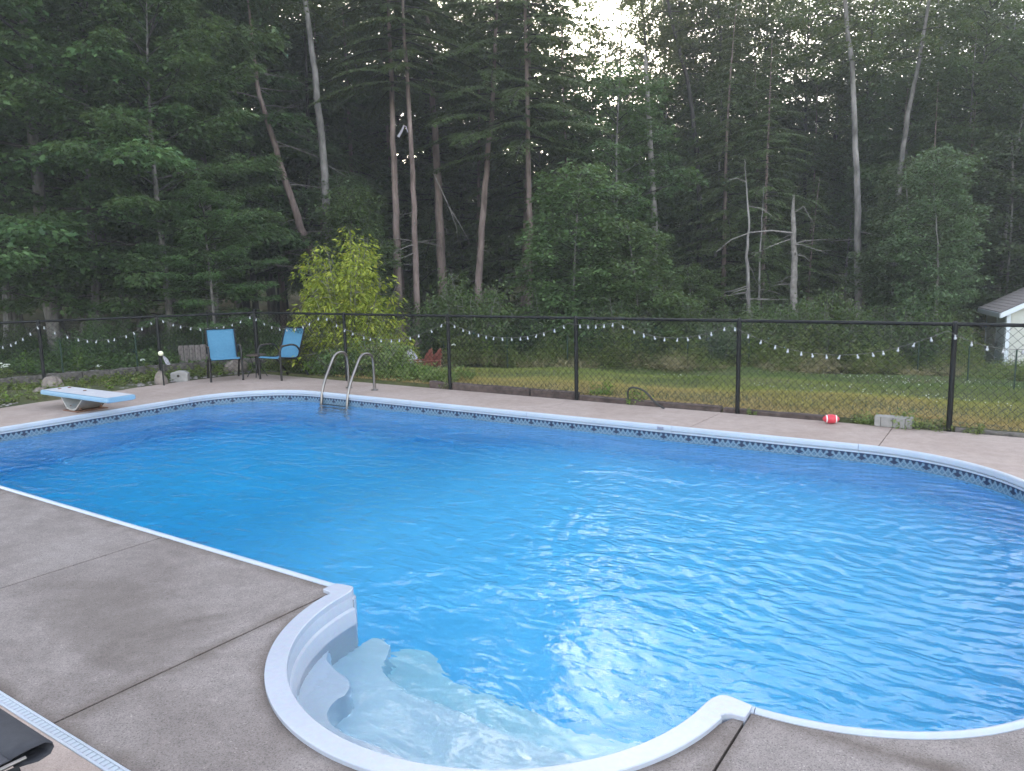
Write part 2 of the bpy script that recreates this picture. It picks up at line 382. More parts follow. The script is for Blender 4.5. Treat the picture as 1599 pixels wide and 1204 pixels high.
deck = thing('deck', None, None); tag(deck, 'pale concrete pool deck poured in large slabs round the blue pool', kind='structure')
def slab(poly, mat, top=0.0):
    vo, tr = cdt_minus(poly, HOLE)
    if not tr: return
    used = sorted({i for f in tr for i in f}); mp = {k: n for n, k in enumerate(used)}
    cx = sum(vo[k].x for k in used)/len(used); cy_ = sum(vo[k].y for k in used)/len(used)
    vs = [(vo[k].x, vo[k].y, top) for k in used] + [(vo[k].x, vo[k].y, top-.12) for k in used]; n = len(used)
    fs = [tuple(mp[i] for i in f) for f in tr]
    ec = {}
    for f in fs:
        for i in range(3):
            e = (f[i], f[(i+1) % 3]); k = tuple(sorted(e)); ec.setdefault(k, []).append(e)
    side = [(e[0][1], e[0][0], e[0][0]+n, e[0][1]+n) for e in ec.values() if len(e) == 1]
    b = MB(); b.add(vs, fs + side); return b.obj('slab', mat, deck, smooth=False)
G = .0045
XN = [-7.05, -4.2, -1.80, 0.045, 2.545, 4.95]
YM = 2.78
YS = -1.668
YE = 6.77
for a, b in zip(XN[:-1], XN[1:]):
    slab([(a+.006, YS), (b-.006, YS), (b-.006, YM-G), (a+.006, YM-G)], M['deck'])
XF = [(-7.05, -7.05), (-4.7, -4.45), (-2.46, -2.08), (0.07, .13), (2.24, 2.19), (4.95, 4.95)]
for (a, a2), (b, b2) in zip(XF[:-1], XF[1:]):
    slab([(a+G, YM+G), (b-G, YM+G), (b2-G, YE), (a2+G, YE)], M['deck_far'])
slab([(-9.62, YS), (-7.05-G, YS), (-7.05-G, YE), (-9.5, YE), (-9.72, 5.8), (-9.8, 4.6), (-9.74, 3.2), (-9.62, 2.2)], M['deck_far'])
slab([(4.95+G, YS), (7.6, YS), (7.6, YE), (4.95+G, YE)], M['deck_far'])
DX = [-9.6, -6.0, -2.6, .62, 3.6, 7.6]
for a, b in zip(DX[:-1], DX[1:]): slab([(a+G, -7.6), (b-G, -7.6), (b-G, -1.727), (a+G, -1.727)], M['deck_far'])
vo, tr = cdt_minus([(-9.5, -7.5), (7.5, -7.5), (7.5, 6.6), (-9.4, 6.6)], outline(.05)[:-1] + [(-.05, -.05), (-.05, -.2)] + [q for q in bay(1.24, 180, 360, 40) if q[1] < -.25] + [(2.59, -.2), (2.59, -.05)])
b = MB(); b.add([(p.x, p.y, -.022) for p in vo], tr); b.obj('joint_filler', M['joint'], deck, smooth=False)

# ---------------------------------------------------------------- pool shell, liner band, coping, stair, water
pool = thing('swimming_pool', 'blue vinyl lined inground pool with white coping and rounded corners', 'swimming pool', (-2, 2.7, 0))
PO = Vector((-2, 2.7, 0))
def pobj(b, name, mat, parent=pool, smooth=True):
    b.v = [(x-PO.x, y-PO.y, z-PO.z) for x, y, z in b.v]; return b.obj(name, mat, parent, smooth)
# liner material: pale blue vinyl with a loose mottled print
m, nt, nd, lk, p = new_mat('blue_liner'); pos = geo_pos(nd)
n1 = noise(nd, lk, 5, 4, .6, pos); vo_ = nd.new('ShaderNodeTexVoronoi'); vo_.inputs['Scale'].default_value = 14; lk.new(pos, vo_.inputs['Vector'])
r = ramp(nd, [(.3, (.15, .415, .75)), (.7, (.20, .465, .79))]); lk.new(n1.outputs['Fac'], r.inputs['Fac'])
r2 = ramp(nd, [(.0, (.49, .49, .49)), (.5, (.53, .53, .53))]); lk.new(vo_.outputs['Distance'], r2.inputs['Fac'])
lk.new(mixc(nd, lk, .6, r.outputs['Color'], r2.outputs['Color'], 'OVERLAY'), p.inputs['Base Color']); p.inputs['Roughness'].default_value = .6
M['liner'] = m
# walls
b = MB(); rows = []
full = OUT0
NZ = 6
for (x, y), (nx_, ny_) in zip(OUT0, OUTN):
    f = floor_z(x); rows.append([(x, y, -.27 + (f + .27)*k/NZ) for k in range(NZ+1)])
b.sheet(rows)
# floor: grid points inside the outline, joined to the wall foot
loop = OUT0 + [q for q in []]
V = [Vector(q) for q in OUT0]; nb = len(V)
gx = np.arange(PX0+.3, PX1-.2, .35); gy = np.arange(.3, PY1-.2, .6)
from mathutils.geometry import intersect_point_tri_2d
def inside(x, y):
    c = False; n = len(OUT0); j = n-1
    for i in range(n):
        xi, yi = OUT0[i]; xj, yj = OUT0[j]
        if (yi > y) != (yj > y) and x < (xj-xi)*(y-yi)/(yj-yi) + xi: c = not c
        j = i
    return c
for x in gx:
    for y in gy:
        if inside(x, y): V.append(Vector((float(x), float(y))))
vo, eo, fo, ov, oe, of = delaunay_2d_cdt(V, [], [list(range(nb))], 1, 1e-6)
b2 = [(q.x, q.y, floor_z(q.x)) for q in vo]
b.add(b2, [f for f, o in zip(fo, of) if 0 in o])
pobj(b, 'liner', M['liner'])
# printed border band at the water line (flat print on the liner), uv = metres along the wall, metres down
m, nt, nd, lk, p = new_mat('border_print'); tc = nd.new('ShaderNodeUVMap'); sp = nd.new('ShaderNodeSeparateXYZ'); lk.new(tc.outputs[0], sp.inputs[0])
U, Vv = sp.outputs[0], sp.outputs[1]
PT = .064
fr = math_(nd, lk, 'FRACT', math_(nd, lk, 'DIVIDE', U, PT)); tri = math_(nd, lk, 'ABSOLUTE', math_(nd, lk, 'MULTIPLY_ADD', fr, 2.0, -1.0))   # 0 mid, 1 at edges
def band(a, b_): return math_(nd, lk, 'MULTIPLY', math_(nd, lk, 'GREATER_THAN', Vv, a), math_(nd, lk, 'LESS_THAN', Vv, b_))
nz = noise(nd, lk, 90, 3, .6, tc.outputs[0])
# row of dark triangles, apex down, between v=.008 and .042
t1 = math_(nd, lk, 'LESS_THAN', math_(nd, lk, 'MULTIPLY_ADD', tri, .048, .004), math_(nd, lk, 'MULTIPLY_ADD', Vv, -1.0, .057))
t1 = math_(nd, lk, 'MULTIPLY', math_(nd, lk, 'MULTIPLY', t1, math_(nd, lk, 'GREATER_THAN', Vv, .005)), 1.0)
# lattice of pale lines below it
l1 = math_(nd, lk, 'ABSOLUTE', math_(nd, lk, 'SUBTRACT', math_(nd, lk, 'FRACT', math_(nd, lk, 'ADD', math_(nd, lk, 'DIVIDE', U, PT), math_(nd, lk, 'DIVIDE', Vv, .068))), .5))
l2 = math_(nd, lk, 'ABSOLUTE', math_(nd, lk, 'SUBTRACT', math_(nd, lk, 'FRACT', math_(nd, lk, 'SUBTRACT', math_(nd, lk, 'DIVIDE', U, PT), math_(nd, lk, 'DIVIDE', Vv, .068))), .5))
ln = math_(nd, lk, 'MULTIPLY', math_(nd, lk, 'LESS_THAN', math_(nd, lk, 'MINIMUM', l1, l2), .09), band(.012, .115))
# a dark lozenge every fifth triangle
f5 = math_(nd, lk, 'ABSOLUTE', math_(nd, lk, 'SUBTRACT', math_(nd, lk, 'FRACT', math_(nd, lk, 'DIVIDE', U, PT*5)), .5))
lz = math_(nd, lk, 'LESS_THAN', math_(nd, lk, 'ADD', math_(nd, lk, 'MULTIPLY', f5, PT*5/.045), math_(nd, lk, 'ABSOLUTE', math_(nd, lk, 'DIVIDE', math_(nd, lk, 'SUBTRACT', Vv, .058), .026))), 1.0)
rr = ramp(nd, [(.35, (.05, .10, .165)), (.65, (.12, .215, .30))]); lk.new(nz.outputs['Fac'], rr.inputs['Fac'])
top = mixc(nd, lk, math_(nd, lk, 'LESS_THAN', Vv, .008), rr.outputs['Color'], (.30, .42, .56))
c = mixc(nd, lk, ln, top, (.20, .265, .32)); c = mixc(nd, lk, t1, c, (.012, .025, .07)); c = mixc(nd, lk, lz, c, (.012, .022, .06))
low = math_(nd, lk, 'GREATER_THAN', Vv, .125); c = mixc(nd, lk, low, c, (.20, .52, .82))
dk = math_(nd, lk, 'MULTIPLY', band(.165, .178), math_(nd, lk, 'GREATER_THAN', nz.outputs['Fac'], .42)); c = mixc(nd, lk, dk, c, (.03, .12, .25))
lk.new(c, p.inputs['Base Color']); p.inputs['Roughness'].default_value = .35
b = MB(); zs = [-.074, -.12, -.175, -.27]
b.sheet([[(x - nx_*.004, y - ny_*.004, z) for z in zs] for (x, y), (nx_, ny_) in zip(OUT0, OUTN)])
bo = pobj(b, 'border_band', m, smooth=True)
uv = bo.data.uv_layers.new(name='UVMap'); nzs = len(zs)
for lp in bo.data.loops:
    i, k = divmod(lp.vertex_index, nzs); uv.data[lp.index].uv = (ARC[i], -.074 - zs[k])
# coping sections
PROF = [(.020, -.02), (.020, .004), (.012, .012), (.0, .016), (-.012, .015), (-.021, .008), (-.0245, -.004), (-.024, -.043), (-.002, -.045), (-.002, -.056), (-.019, -.058), (-.019, -.076), (.002, -.078)]
def at_arc(s):
    for i in range(len(ARC)-1):
        if ARC[i+1] >= s:
            t = (s-ARC[i])/(ARC[i+1]-ARC[i]); a, b_ = OUT0[i], OUT0[i+1]; n0, n1_ = OUTN[i], OUTN[i+1]
            return (a[0]+(b_[0]-a[0])*t, a[1]+(b_[1]-a[1])*t), (n0[0]+(n1_[0]-n0[0])*t, n0[1]+(n1_[1]-n0[1])*t)
    return OUT0[-1], OUTN[-1]
def arc_of(x, y):
    return ARC[min(range(len(OUT0)), key=lambda i: (OUT0[i][0]-x)**2 + (OUT0[i][1]-y)**2)]
cuts = [0.0, arc_of(PX1-1.18, 0)]
cuts += [arc_of(PX1, 1.18), arc_of(PX1, PY1-1.72), arc_of(PX1-1.72, PY1)]
s0, s1 = cuts[-1], arc_of(PX0+1.42, PY1); cuts += [s0 + (s1-s0)*k/4 for k in range(1, 5)]
cuts += [arc_of(PX0, PY1-1.42), arc_of(PX0, 1.25), arc_of(PX0+1.25, 0)]
s0, s1 = cuts[-1], ARC[-1]; cuts += [s0 + (s1-s0)*k/3 for k in range(1, 4)]
for a, b_ in zip(cuts[:-1], cuts[1:]):
    a += .002; b_ -= .002; n = max(2, int((b_-a)/.07)); rows = []
    for k in range(n+1):
        (x, y), (nx_, ny_) = at_arc(a + (b_-a)*k/n); l = math.hypot(nx_, ny_); nx_ /= l; ny_ /= l
        rows.append([(x+nx_*q, y+ny_*q, z) for q, z in PROF])
    b = MB(); b.sheet(rows); n2 = len(PROF); m2 = len(rows)
    b.f += [tuple(range(n2)), tuple((m2-1)*n2 + k for k in reversed(range(n2)))]
    pobj(b, 'coping_section', M['white_vinyl'])
# a small grey marker plate clipped on the far coping
(x, y), _n = at_arc(arc_of(-.22, PY1))
b = MB(); b.bbox((-.22, PY1-.027, -.024), (.085, .006, .038), .003); b.bbox((-.245, PY1-.033, -.018), (.022, .008, .018), .003); b.bbox((-.2, PY1-.033, -.024), (.03, .008, .02), .003)
mk = pobj(b, 'marker_plate', surf('grey_plate', (.16, .17, .24), (.3, .3, .38), 60, .5)); mk['label'] = 'small grey marker plate on the far coping'

# stair: one moulded white shell set in the bay
stair = thing('stair', None, None); stair.parent = pool
b = MB()
def ringpts(r, z, a0, a1, n=56):
    return [(BC + r*math.cos(math.radians(a0+(a1-a0)*i/n)), r*math.sin(math.radians(a0+(a1-a0)*i/n)), z) for i in range(n+1)]
rim = [(1.0985, -.012), (1.094, -.03), (1.091, -.075), (1.081, -.083), (1.078, -.092), (1.070, -.16), (1.062, -1.15)]
A0, A1 = 181.5, 358.5
n = 60
pl = lambda q: [(x-PO.x, y-PO.y, z-PO.z) for x, y, z in q]
rows = []
for i in range(n+1):
    a = math.radians(A0 + (A1-A0)*i/n); rows.append([(BC + r_*math.cos(a), r_*math.sin(a), z) for r_, z in rim])
b.sheet(rows); b.v = pl(b.v); b.obj('bay_wall', M['acrylic'], stair)
half = [(2.455, -.135), (2.466, -.112), (2.49, -.100), (2.543, -.096), (2.546, -.09), (2.546, .004), (2.54, .012), (2.455, .030), (2.43, .031), (2.408, .024), (2.393, .008), (2.380, -.02), (2.372, -.05), (2.366, -.085)]
ro = [q for q in bay(1.203, 187, 353, 64)] + half + [q for q in reversed(bay(1.099, 185.2, 354.8, 60))] + [(2*BC-x, y) for x, y in reversed(half)]
b = MB(); b.prism([(x-PO.x, y-PO.y) for x, y in ro], -.032, .021); b.f = b.f[2:]
vo, eo, fo, ov, oe, of = delaunay_2d_cdt([Vector(q) for q in ro], [], [list(range(len(ro)))], 1, 1e-6)
nr = len(ro); assert len(vo) == nr
b.f += [tuple(ov[i][0]+nr for i in f) for f, o_ in zip(fo, of) if 0 in o_]
so = b.obj('rim', M['acrylic'], stair); md = so.modifiers.new('round', 'BEVEL'); md.width = .007; md.segments = 3; md.limit_method = 'ANGLE'; md.angle_limit = math.radians(50)
# flanges at both ends: the rim flares to a rounded lug over the coping line
for sgn in (-1, 1):
    f = lambda x, y: (BC + sgn*(x - BC), y)
    b = MB(); q = [f(.0, .006), f(.0, -.02), f(.19, -.03), f(.165, .012), f(.14, .024), f(.10, .026)]   # the end of the bay wall under the rim
    if sgn > 0: q = q[::-1]
    b.prism([(x-PO.x, y-PO.y) for x, y in q], -1.15, -.028); b.obj('end_wall', M['acrylic'], stair)
def mirror(pts): return pts + [(2*BC - x, y) for x, y in reversed(pts)]
def smoothed(pts, it=2):
    for _ in range(it):
        q = [pts[0]]
        for a, b_ in zip(pts[:-1], pts[1:]):
            q += [(a[0]*.75+b_[0]*.25, a[1]*.75+b_[1]*.25), (a[0]*.25+b_[0]*.75, a[1]*.25+b_[1]*.75)]
        pts = q + [pts[-1]]
    return pts
def tread(edge, z, zlow, wall_a):             # edge: front line left to right; back is the bay wall
    e = smoothed(edge); back = [(BC + 1.075*math.cos(math.radians(a)), 1.075*math.sin(math.radians(a))) for a in np.linspace(360-wall_a+180-360+0, wall_a, 2)][:0]
    a_end, a_start = 540 - wall_a, wall_a     # right end angle, left end angle
    back = [(BC + 1.075*math.cos(math.radians(a)), 1.075*math.sin(math.radians(a))) for a in np.linspace(a_end, a_start, 40)]
    V = [Vector(q) for q in (e + back)[::-1]]
    vo, eo, fo, ov, oe, of = delaunay_2d_cdt(V, [], [list(range(len(V)))], 1, 1e-5)
    b = MB(); b.add(pl([(q.x, q.y, z) for q in vo]), [f for f, o in zip(fo, of) if 0 in o])
    rows = [[(x, y, z), (x, y + .006, z-.008), (x, y + .012, z-.03), (x, y + .02, zlow)] for x, y in e]
    b.sheet([pl(r_) for r_ in rows]); return b.obj('tread', M['tread'], stair)
t1e = mirror([(.262, -.315), (.30, -.375), (.42, -.43), (.58, -.46), (.67, -.55), (.66, -.66), (.74, -.78), (.90, -.82), (1.12, -.80)])
tread(t1e, -.265, -.55, 196)
t2e = mirror([(.20, .10), (.26, .13), (.36, .08), (.43, -.02), (.48, -.12), (.60, -.20), (.82, -.25), (1.1, -.24)])
tread(t2e, -.50, -.80, 181)
b = MB(); q3 = mirror([(.2, .02), (.3, .30), (.5, .36), (.62, .22), (.8, .16), (1.1, .14)])
e3 = smoothed(q3) + [(2.3, -.45), (.24, -.45)]; b.prism([(x-PO.x, y-PO.y) for x, y in reversed(e3)], -1.15, -.78); b.obj('tread', M['tread'], stair)

# water: one closed body; ripples are real swell in the surface normal, blue comes from its depth
m, nt, nd, lk, p = new_mat('pool_water'); nd.remove(p); outn = nd['Material Output']
gl = nd.new('ShaderNodeBsdfGlass'); gl.inputs['IOR'].default_value = 1.33; gl.inputs['Roughness'].default_value = 0.0
va = nd.new('ShaderNodeVolumeAbsorption'); va.inputs['Color'].default_value = (.02, .95, 1.0, 1); va.inputs['Density'].default_value = .38
pos = geo_pos(nd)
mp = nd.new('ShaderNodeMapping'); mp.inputs['Rotation'].default_value = (0, 0, math.radians(-8)); mp.inputs['Scale'].default_value = (.62, 1.0, 1.0); lk.new(pos, mp.inputs['Vector'])
w1 = noise(nd, lk, 2.6, 2, .5, mp.outputs[0], .8); w2 = noise(nd, lk, 6.5, 2, .5, mp.outputs[0], .9); w3 = noise(nd, lk, 17, 1.5, .5, mp.outputs[0], .5)
def ring(cx, cy, scale, dist):                # ripples spreading from a return jet
    mpp = nd.new('ShaderNodeMapping'); mpp.inputs['Location'].default_value = (-cx, -cy, 0); lk.new(pos, mpp.inputs['Vector'])
    wv = nd.new('ShaderNodeTexWave'); wv.wave_type = 'RINGS'; wv.rings_direction = 'Z'; wv.inputs['Scale'].default_value = scale
    wv.inputs['Distortion'].default_value = 2.2; wv.inputs['Detail'].default_value = 1.5; wv.inputs['Detail Scale'].default_value = 1.2
    lk.new(mpp.outputs[0], wv.inputs['Vector'])
    ln_ = nd.new('ShaderNodeVectorMath'); ln_.operation = 'LENGTH'; lk.new(mpp.outputs[0], ln_.inputs[0])
    fall = math_(nd, lk, 'MAXIMUM', math_(nd, lk, 'MULTIPLY_ADD', ln_.outputs['Value'], -1.0/dist, 1.0), 0.0)
    return math_(nd, lk, 'MULTIPLY', wv.outputs['Fac'], fall)
h = math_(nd, lk, 'MULTIPLY', w1.outputs['Fac'], 1.0)
h = math_(nd, lk, 'ADD', h, math_(nd, lk, 'MULTIPLY', w2.outputs['Fac'], .50))
h = math_(nd, lk, 'ADD', h, math_(nd, lk, 'MULTIPLY', w3.outputs['Fac'], .15))
h = math_(nd, lk, 'ADD', h, math_(nd, lk, 'MULTIPLY', ring(3.1, 3.2, 2.2, 4.2), .16))
dv = nd.new('ShaderNodeVectorMath'); dv.operation = 'DISTANCE'; lk.new(pos, dv.inputs[0]); dv.inputs[1].default_value = (1.27, -.35, WATER_Z)
calm = nd.new('ShaderNodeMapRange'); calm.interpolation_type = 'SMOOTHSTEP'; lk.new(dv.outputs['Value'], calm.inputs[0])
for i_, v_ in ((1, .8), (2, 1.6), (3, .36), (4, 1.0)): calm.inputs[i_].default_value = v_          # sheltered water over the steps lies calmer
h = math_(nd, lk, 'MULTIPLY', h, calm.outputs[0])
bp = nd.new('ShaderNodeBump'); bp.inputs['Strength'].default_value = 1.0; bp.inputs['Distance'].default_value = .042
lk.new(h, bp.inputs['Height']); lk.new(bp.outputs['Normal'], gl.inputs['Normal'])
lk.new(gl.outputs[0], outn.inputs['Surface']); lk.new(va.outputs[0], outn.inputs['Volume'])
loop = outline(.006)[:-1] + [(BX0+.16, -.006)] + [q for q in bay(1.079, 183, 357, 40)] + [(BX1-.16, -.006)]
lp2 = []
for q in loop:
    if not lp2 or math.hypot(q[0]-lp2[-1][0], q[1]-lp2[-1][1]) > 1e-4: lp2.append(q)
vo, eo, fo, ov, oe, of = delaunay_2d_cdt([Vector(q) for q in lp2], [], [list(range(len(lp2)))], 1, 1e-6)
tri_ = [f for f, o in zip(fo, of) if 0 in o]; nv = len(vo)
def ccw(f): 
    a, c, d = (vo[i] for i in f); return f if (c.x-a.x)*(d.y-a.y) - (c.y-a.y)*(d.x-a.x) > 0 else f[::-1]
tri_ = [tuple(ccw(f)) for f in tri_]; ec = {}
for f in tri_:
    for i in range(3): ec.setdefault(tuple(sorted((f[i], f[(i+1) % 3]))), []).append((f[i], f[(i+1) % 3]))
b = MB(); b.add([(q.x, q.y, WATER_Z) for q in vo] + [(q.x, q.y, -2.75) for q in vo],
    tri_ + [tuple(i+nv for i in reversed(f)) for f in tri_] + [(e[0][1], e[0][0], e[0][0]+nv, e[0][1]+nv) for e in ec.values() if len(e) == 1])
w = b.obj('pool_water', m, None, smooth=False); tag(w, kind='structure')

# ---------------------------------------------------------------- ladder
def bez(pts, n=8):                            # rounded polyline
    P = [Vector(p) for p in pts]; out = [P[0]]
    for i in range(1, len(P)-1):
        a, b_, c_ = P[i-1], P[i], P[i+1]
        d = min((b_-a).length, (c_-b_).length)*.48
        s, e = b_ + (a-b_).normalized()*d, b_ + (c_-b_).normalized()*d
        for k in range(n+1):
            t = k/n; out.append(s*(1-t)**2 + b_*2*t*(1-t) + e*t*t)
    out.append(P[-1]); return out
LX = -5.89
lad = thing('pool_ladder', 'stainless steel pool ladder with two tall hooped handrails', 'ladder', (LX, 6.1, 0))
for s in (-1, 1):
    x = s*.30
    path = bez([(x, .06, 0), (x, .06, .52), (x, -.06, .84), (x, -.30, .72), (x, -.56, .09), (x, -.62, -.02), (x, -.62, -1.2)], 9)
    # hoop: up from the deck, over, and down a slope into the water
    path = bez([(x, .05, 0), (x, .05, .38), (x, .03, .62), (x, -.22, .64), (x, -.60, .03), (x, -.60, -1.25)], 10)
    b = MB(); b.tube(path, .0235, 12); b.obj('handrail', M['steel'], lad)
    b = MB(); b.lathe([(.062, 0), (.062, .006), (.05, .016), (.028, .024), (.026, .03)], (x, .05, .001), 16); b.obj('escutcheon', M['steel'], lad)
for z in (-.20, -.46, -.72):
    b = MB(); b.bbox((0, -.60, z), (.58, .085, .03), .01); b.obj('step', M['brown_metal'] if z > -.3 else M['steel'], lad)

# ---------------------------------------------------------------- diving board
bd = thing('diving_board', 'short pale blue diving board with white top on a low stand', 'diving board', (-8.2, 2.74, 0), math.radians(0.5))
b = MB()
secs = []
prof = [(-.225, -.03), (-.225, .008), (-.215, .028), (-.19, .034), (.19, .034), (.215, .028), (.225, .008), (.225, -.03), (.19, -.042), (-.19, -.042)]
for x, sc in ((-.91, .90), (-.895, .98), (-.8, 1), (0, 1), (.86, 1), (.945, .97), (.965, .88)):
    secs.append([(x, y*sc, .235 + z*(1 if sc > .95 else .8)) for y, z in prof])
b.sheet([r_ + [r_[0]] for r_ in secs]); n2 = len(prof)+1
b.f += [tuple(range(n2-1)), tuple((len(secs)-1)*n2 + k for k in reversed(range(n2-1)))]
board = b.obj('board', M['board_blue'], bd)
b = MB(); b.sheet([[(x, y, .2705) for y in (-.195, 0, .195)] for x in (-.88, -.3, .3, .93)])
b.obj('tread_surface', M['board_top'], bd, smooth=False)
b = MB()
pr = [(-.27, .195), (-.20, .05), (-.14, .018), (-.06, .006), (.03, .02), (.13, .10), (.26, .195)]      # a U-shaped shell under the board
pr = [(-.34, .192), (-.20, .035), (-.10, .015), (.0, .015), (.07, .035), (.26, .192)]
rows = [[(x, y, z) for x, z in pr] for y in (-.20, .20)] 
th = [[(x*.93 - .003, y, z + .022 if z < .15 else z) for x, z in pr] for y in (.20, -.20)]
b.sheet(rows + th + [rows[0]]); b.obj('stand', M['stand'], bd)
b = MB(); b.bbox((-.05, 0, .007), (.42, .46, .012), .004); b.obj('base_plate', M['rust'], bd)
for x, y in ((-.2, -.14), (.08, -.14), (.1, .15), (-.18, .15)):
    b = MB(); b.lathe([(.022, 0), (.022, .014), (.012, .016), (.012, .04), (.006, .042)], (x, y, .03), 6); b.obj('bolt', M['rust'], bd)
for x, y in ((-.72, -.02), (-.7, .12), (-.12, .05)):
    b = MB(); b.lathe([(.028, 0), (.026, .006), (.012, .011)], (x, y, .271), 8); b.obj('board_bolt', M['rust'], bd)

# ---------------------------------------------------------------- trench drain at the near edge
dr = thing('trench_drain', 'white slotted trench drain strip set in the near deck', 'drain', (.2, -1.6975, 0))
b = MB()
for y in (-.0215, .0215): b.bbox((-1.2, y, -.005), (17.0, .012, .016), .002)
b.obj('frame', M['white_vinyl'], dr)
b = MB(); b.box((-1.2, 0, -.03), (17.0, .05, .008)); b.obj('channel', M['joint'], dr)
b = MB(); b.bbox((0, 0, 0), (.027, .031, .009), .002); s0 = b.obj('slat', M['white_vinyl'], dr, loc=(-4.6, 0, -.004))
k = 0
for k in range(1, 240): shared(s0, 'slat', dr, (-4.6 + k*.0325, 0, -.004))
for x0_, x1_ in ((-9.68, -4.63), (3.19, 7.26)):
    b = MB(); b.bbox(((x0_+x1_)/2, 0, -.004), (x1_-x0_, .031, .009), .002); b.obj('cover_strip', M['white_vinyl'], dr)

# ---------------------------------------------------------------- chain-link fence
FD = Vector((1, 0, 0))
FP = [(12.4, 6.82), (10.0, 6.82), (7.6, 6.81), (5.17, 6.80), (2.76, 6.79), (.33, 6.79), (-2.09, 6.80), (-4.51, 6.82), (-6.95, 6.84), (-9.52, 6.87), (-10.35, 5.27), (-11.24, 3.56), (-12.1, 1.9), (-12.96, .22), (-13.8, -1.4)]
CORNER = 9
FH = 1.22
fence = thing('chain_link_fence', 'black chain-link fence with top rail running along the far edge of the deck', 'fence', (-2, 6.8, 0))
def fl(x, y, z): return (x+2, y-6.8, z)
for i, (x, y) in enumerate(FP):
    big = i == CORNER; b = MB(); r_ = .042 if big else .029
    h_ = FH + (.055 if big else .0)
    b.tube([fl(x, y, -.25), fl(x, y, h_-.02)], r_, 12); b.obj('post', M['black_metal'], fence)
    b = MB()
    if big: b.lathe([(.047, h_-.03), (.047, h_), (.03, h_+.018), (.004, h_+.024)], fl(x, y, 0), 12)
    else: b.lathe([(.034, h_-.06), (.034, h_-.035), (.032, h_+.02), (.02, h_+.032), (.004, h_+.037)], fl(x, y, 0), 12)
    b.obj('post_cap', M['black_metal'], fence)
for (x0, y0), (x1, y1) in zip(FP[:-1], FP[1:]):
    b = MB(); b.tube([fl(x0, y0, FH), fl(x1, y1, FH)], .0215, 10); b.obj('top_rail', M['black_metal'], fence)
def mesh_panel(p0, p1, z0, z1, parent):       # woven diamond wire: zigzag wires whose crossings alternate in depth
    d = Vector((p1[0]-p0[0], p1[1]-p0[1], 0)); L = d.length; d.normalize(); nn = Vector((-d.y, d.x, 0))
    pitch = .098; h = (z1-z0); n = int(L/pitch); rows = int(h/(pitch/2)); b = MB(); rw = .0032
    base = Vector((p0[0], p0[1], 0)) + nn*-.034
    for i in range(n+1):
        pts = []
        for k in range(rows+1):
            s = i*pitch + (pitch*.5 if k % 2 else 0.0) + pitch*.02
            off = (.003 if k % 2 else -.003) + .002*math.sin(i*1.7+k)
            q = base + d*(s*1.0) + nn*off; pts.append((q.x, q.y, z1 - k*(pitch/2)*1.0))
        pts2 = []
        for k in range(rows+1):
            s = i*pitch + (pitch*.5 if k % 2 else pitch) + pitch*.02
            if s > L: s = L
            off = (-.003 if k % 2 else .003); q = base + d*s + nn*off; pts2.append((q.x, q.y, z1 - k*(pitch/2)))
        for P in (pts, pts2):
            b.tube([fl(*q) for q in P], rw, 3, cap=False)
    o = b.obj('chain_mesh', M['black_metal'], parent, smooth=False); o['kind'] = 'stuff'; return o
for i, ((x0, y0), (x1, y1)) in enumerate(zip(FP[:-1], FP[1:])):
    if i in (0, 13): continue
    zl = .03 if i < CORNER else .02
    mesh_panel((x0, y0), (x1, y1), zl, FH-.02, fence)
    b = MB(); o_ = Vector((-(y1-y0), x1-x0, 0)).normalized()*-.034
    b.tube([fl(x0+o_.x, y0+o_.y, zl+.02), fl(x1+o_.x, y1+o_.y, zl+.02)], .0022, 5); b.obj('tension_wire', M['black_metal'], fence)

# ---------------------------------------------------------------- string lights on the fence
def fpt(px, py):                              # photo pixel -> point on the fence plane, pool side
    r_ = ray(px, py); best = None
    for (x0, y0), (x1, y1) in zip(FP[:-1], FP[1:]):
        ex, ey = x1-x0, y1-y0; det = r_[0]*(-ey) + r_[1]*ex
        if abs(det) < 1e-9: continue
        t = ((x0-CAM[0])*(-ey) + (y0-CAM[1])*ex)/det; u = (r_[0]*(y0-CAM[1]) - r_[1]*(x0-CAM[0]))/det
        if t > 0 and -.001 <= u <= 1.001:
            nn = Vector((ey, -ex, 0)).normalized()
            if nn.dot(Vector((CAM[0]-x0, CAM[1]-y0, 0))) < 0: nn = -nn
            return Vector(CAM + r_*t) + nn*.05
    return None
sags = [((-90, 507), (-20, 541), (62, 506)), ((62, 506), (158, 531), (243, 497)), ((247, 497), (306, 512), (395, 491)), ((398, 493), (456, 513), (506, 491)),
        ((507, 491), (608, 530), (700, 502)), ((706, 504), (792, 527), (889, 505)), ((901, 506), (935, 507), (966, 503)), ((968, 504), (1043, 527), (1141, 507)),
        ((1143, 507), (1335, 553), (1470, 520)), ((1480, 516), (1592, 545), (1700, 520))]
lights = thing('string_lights', 'string of small white bulbs on a thin cord draped along the black fence', 'string lights', (-2, 6.7, 1.1))
LO = Vector((-2, 6.7, 1.1)); nb_ = [14, 12, 11, 9, 13, 14, 5, 10, 15, 8]
cord = []; bulbs = []
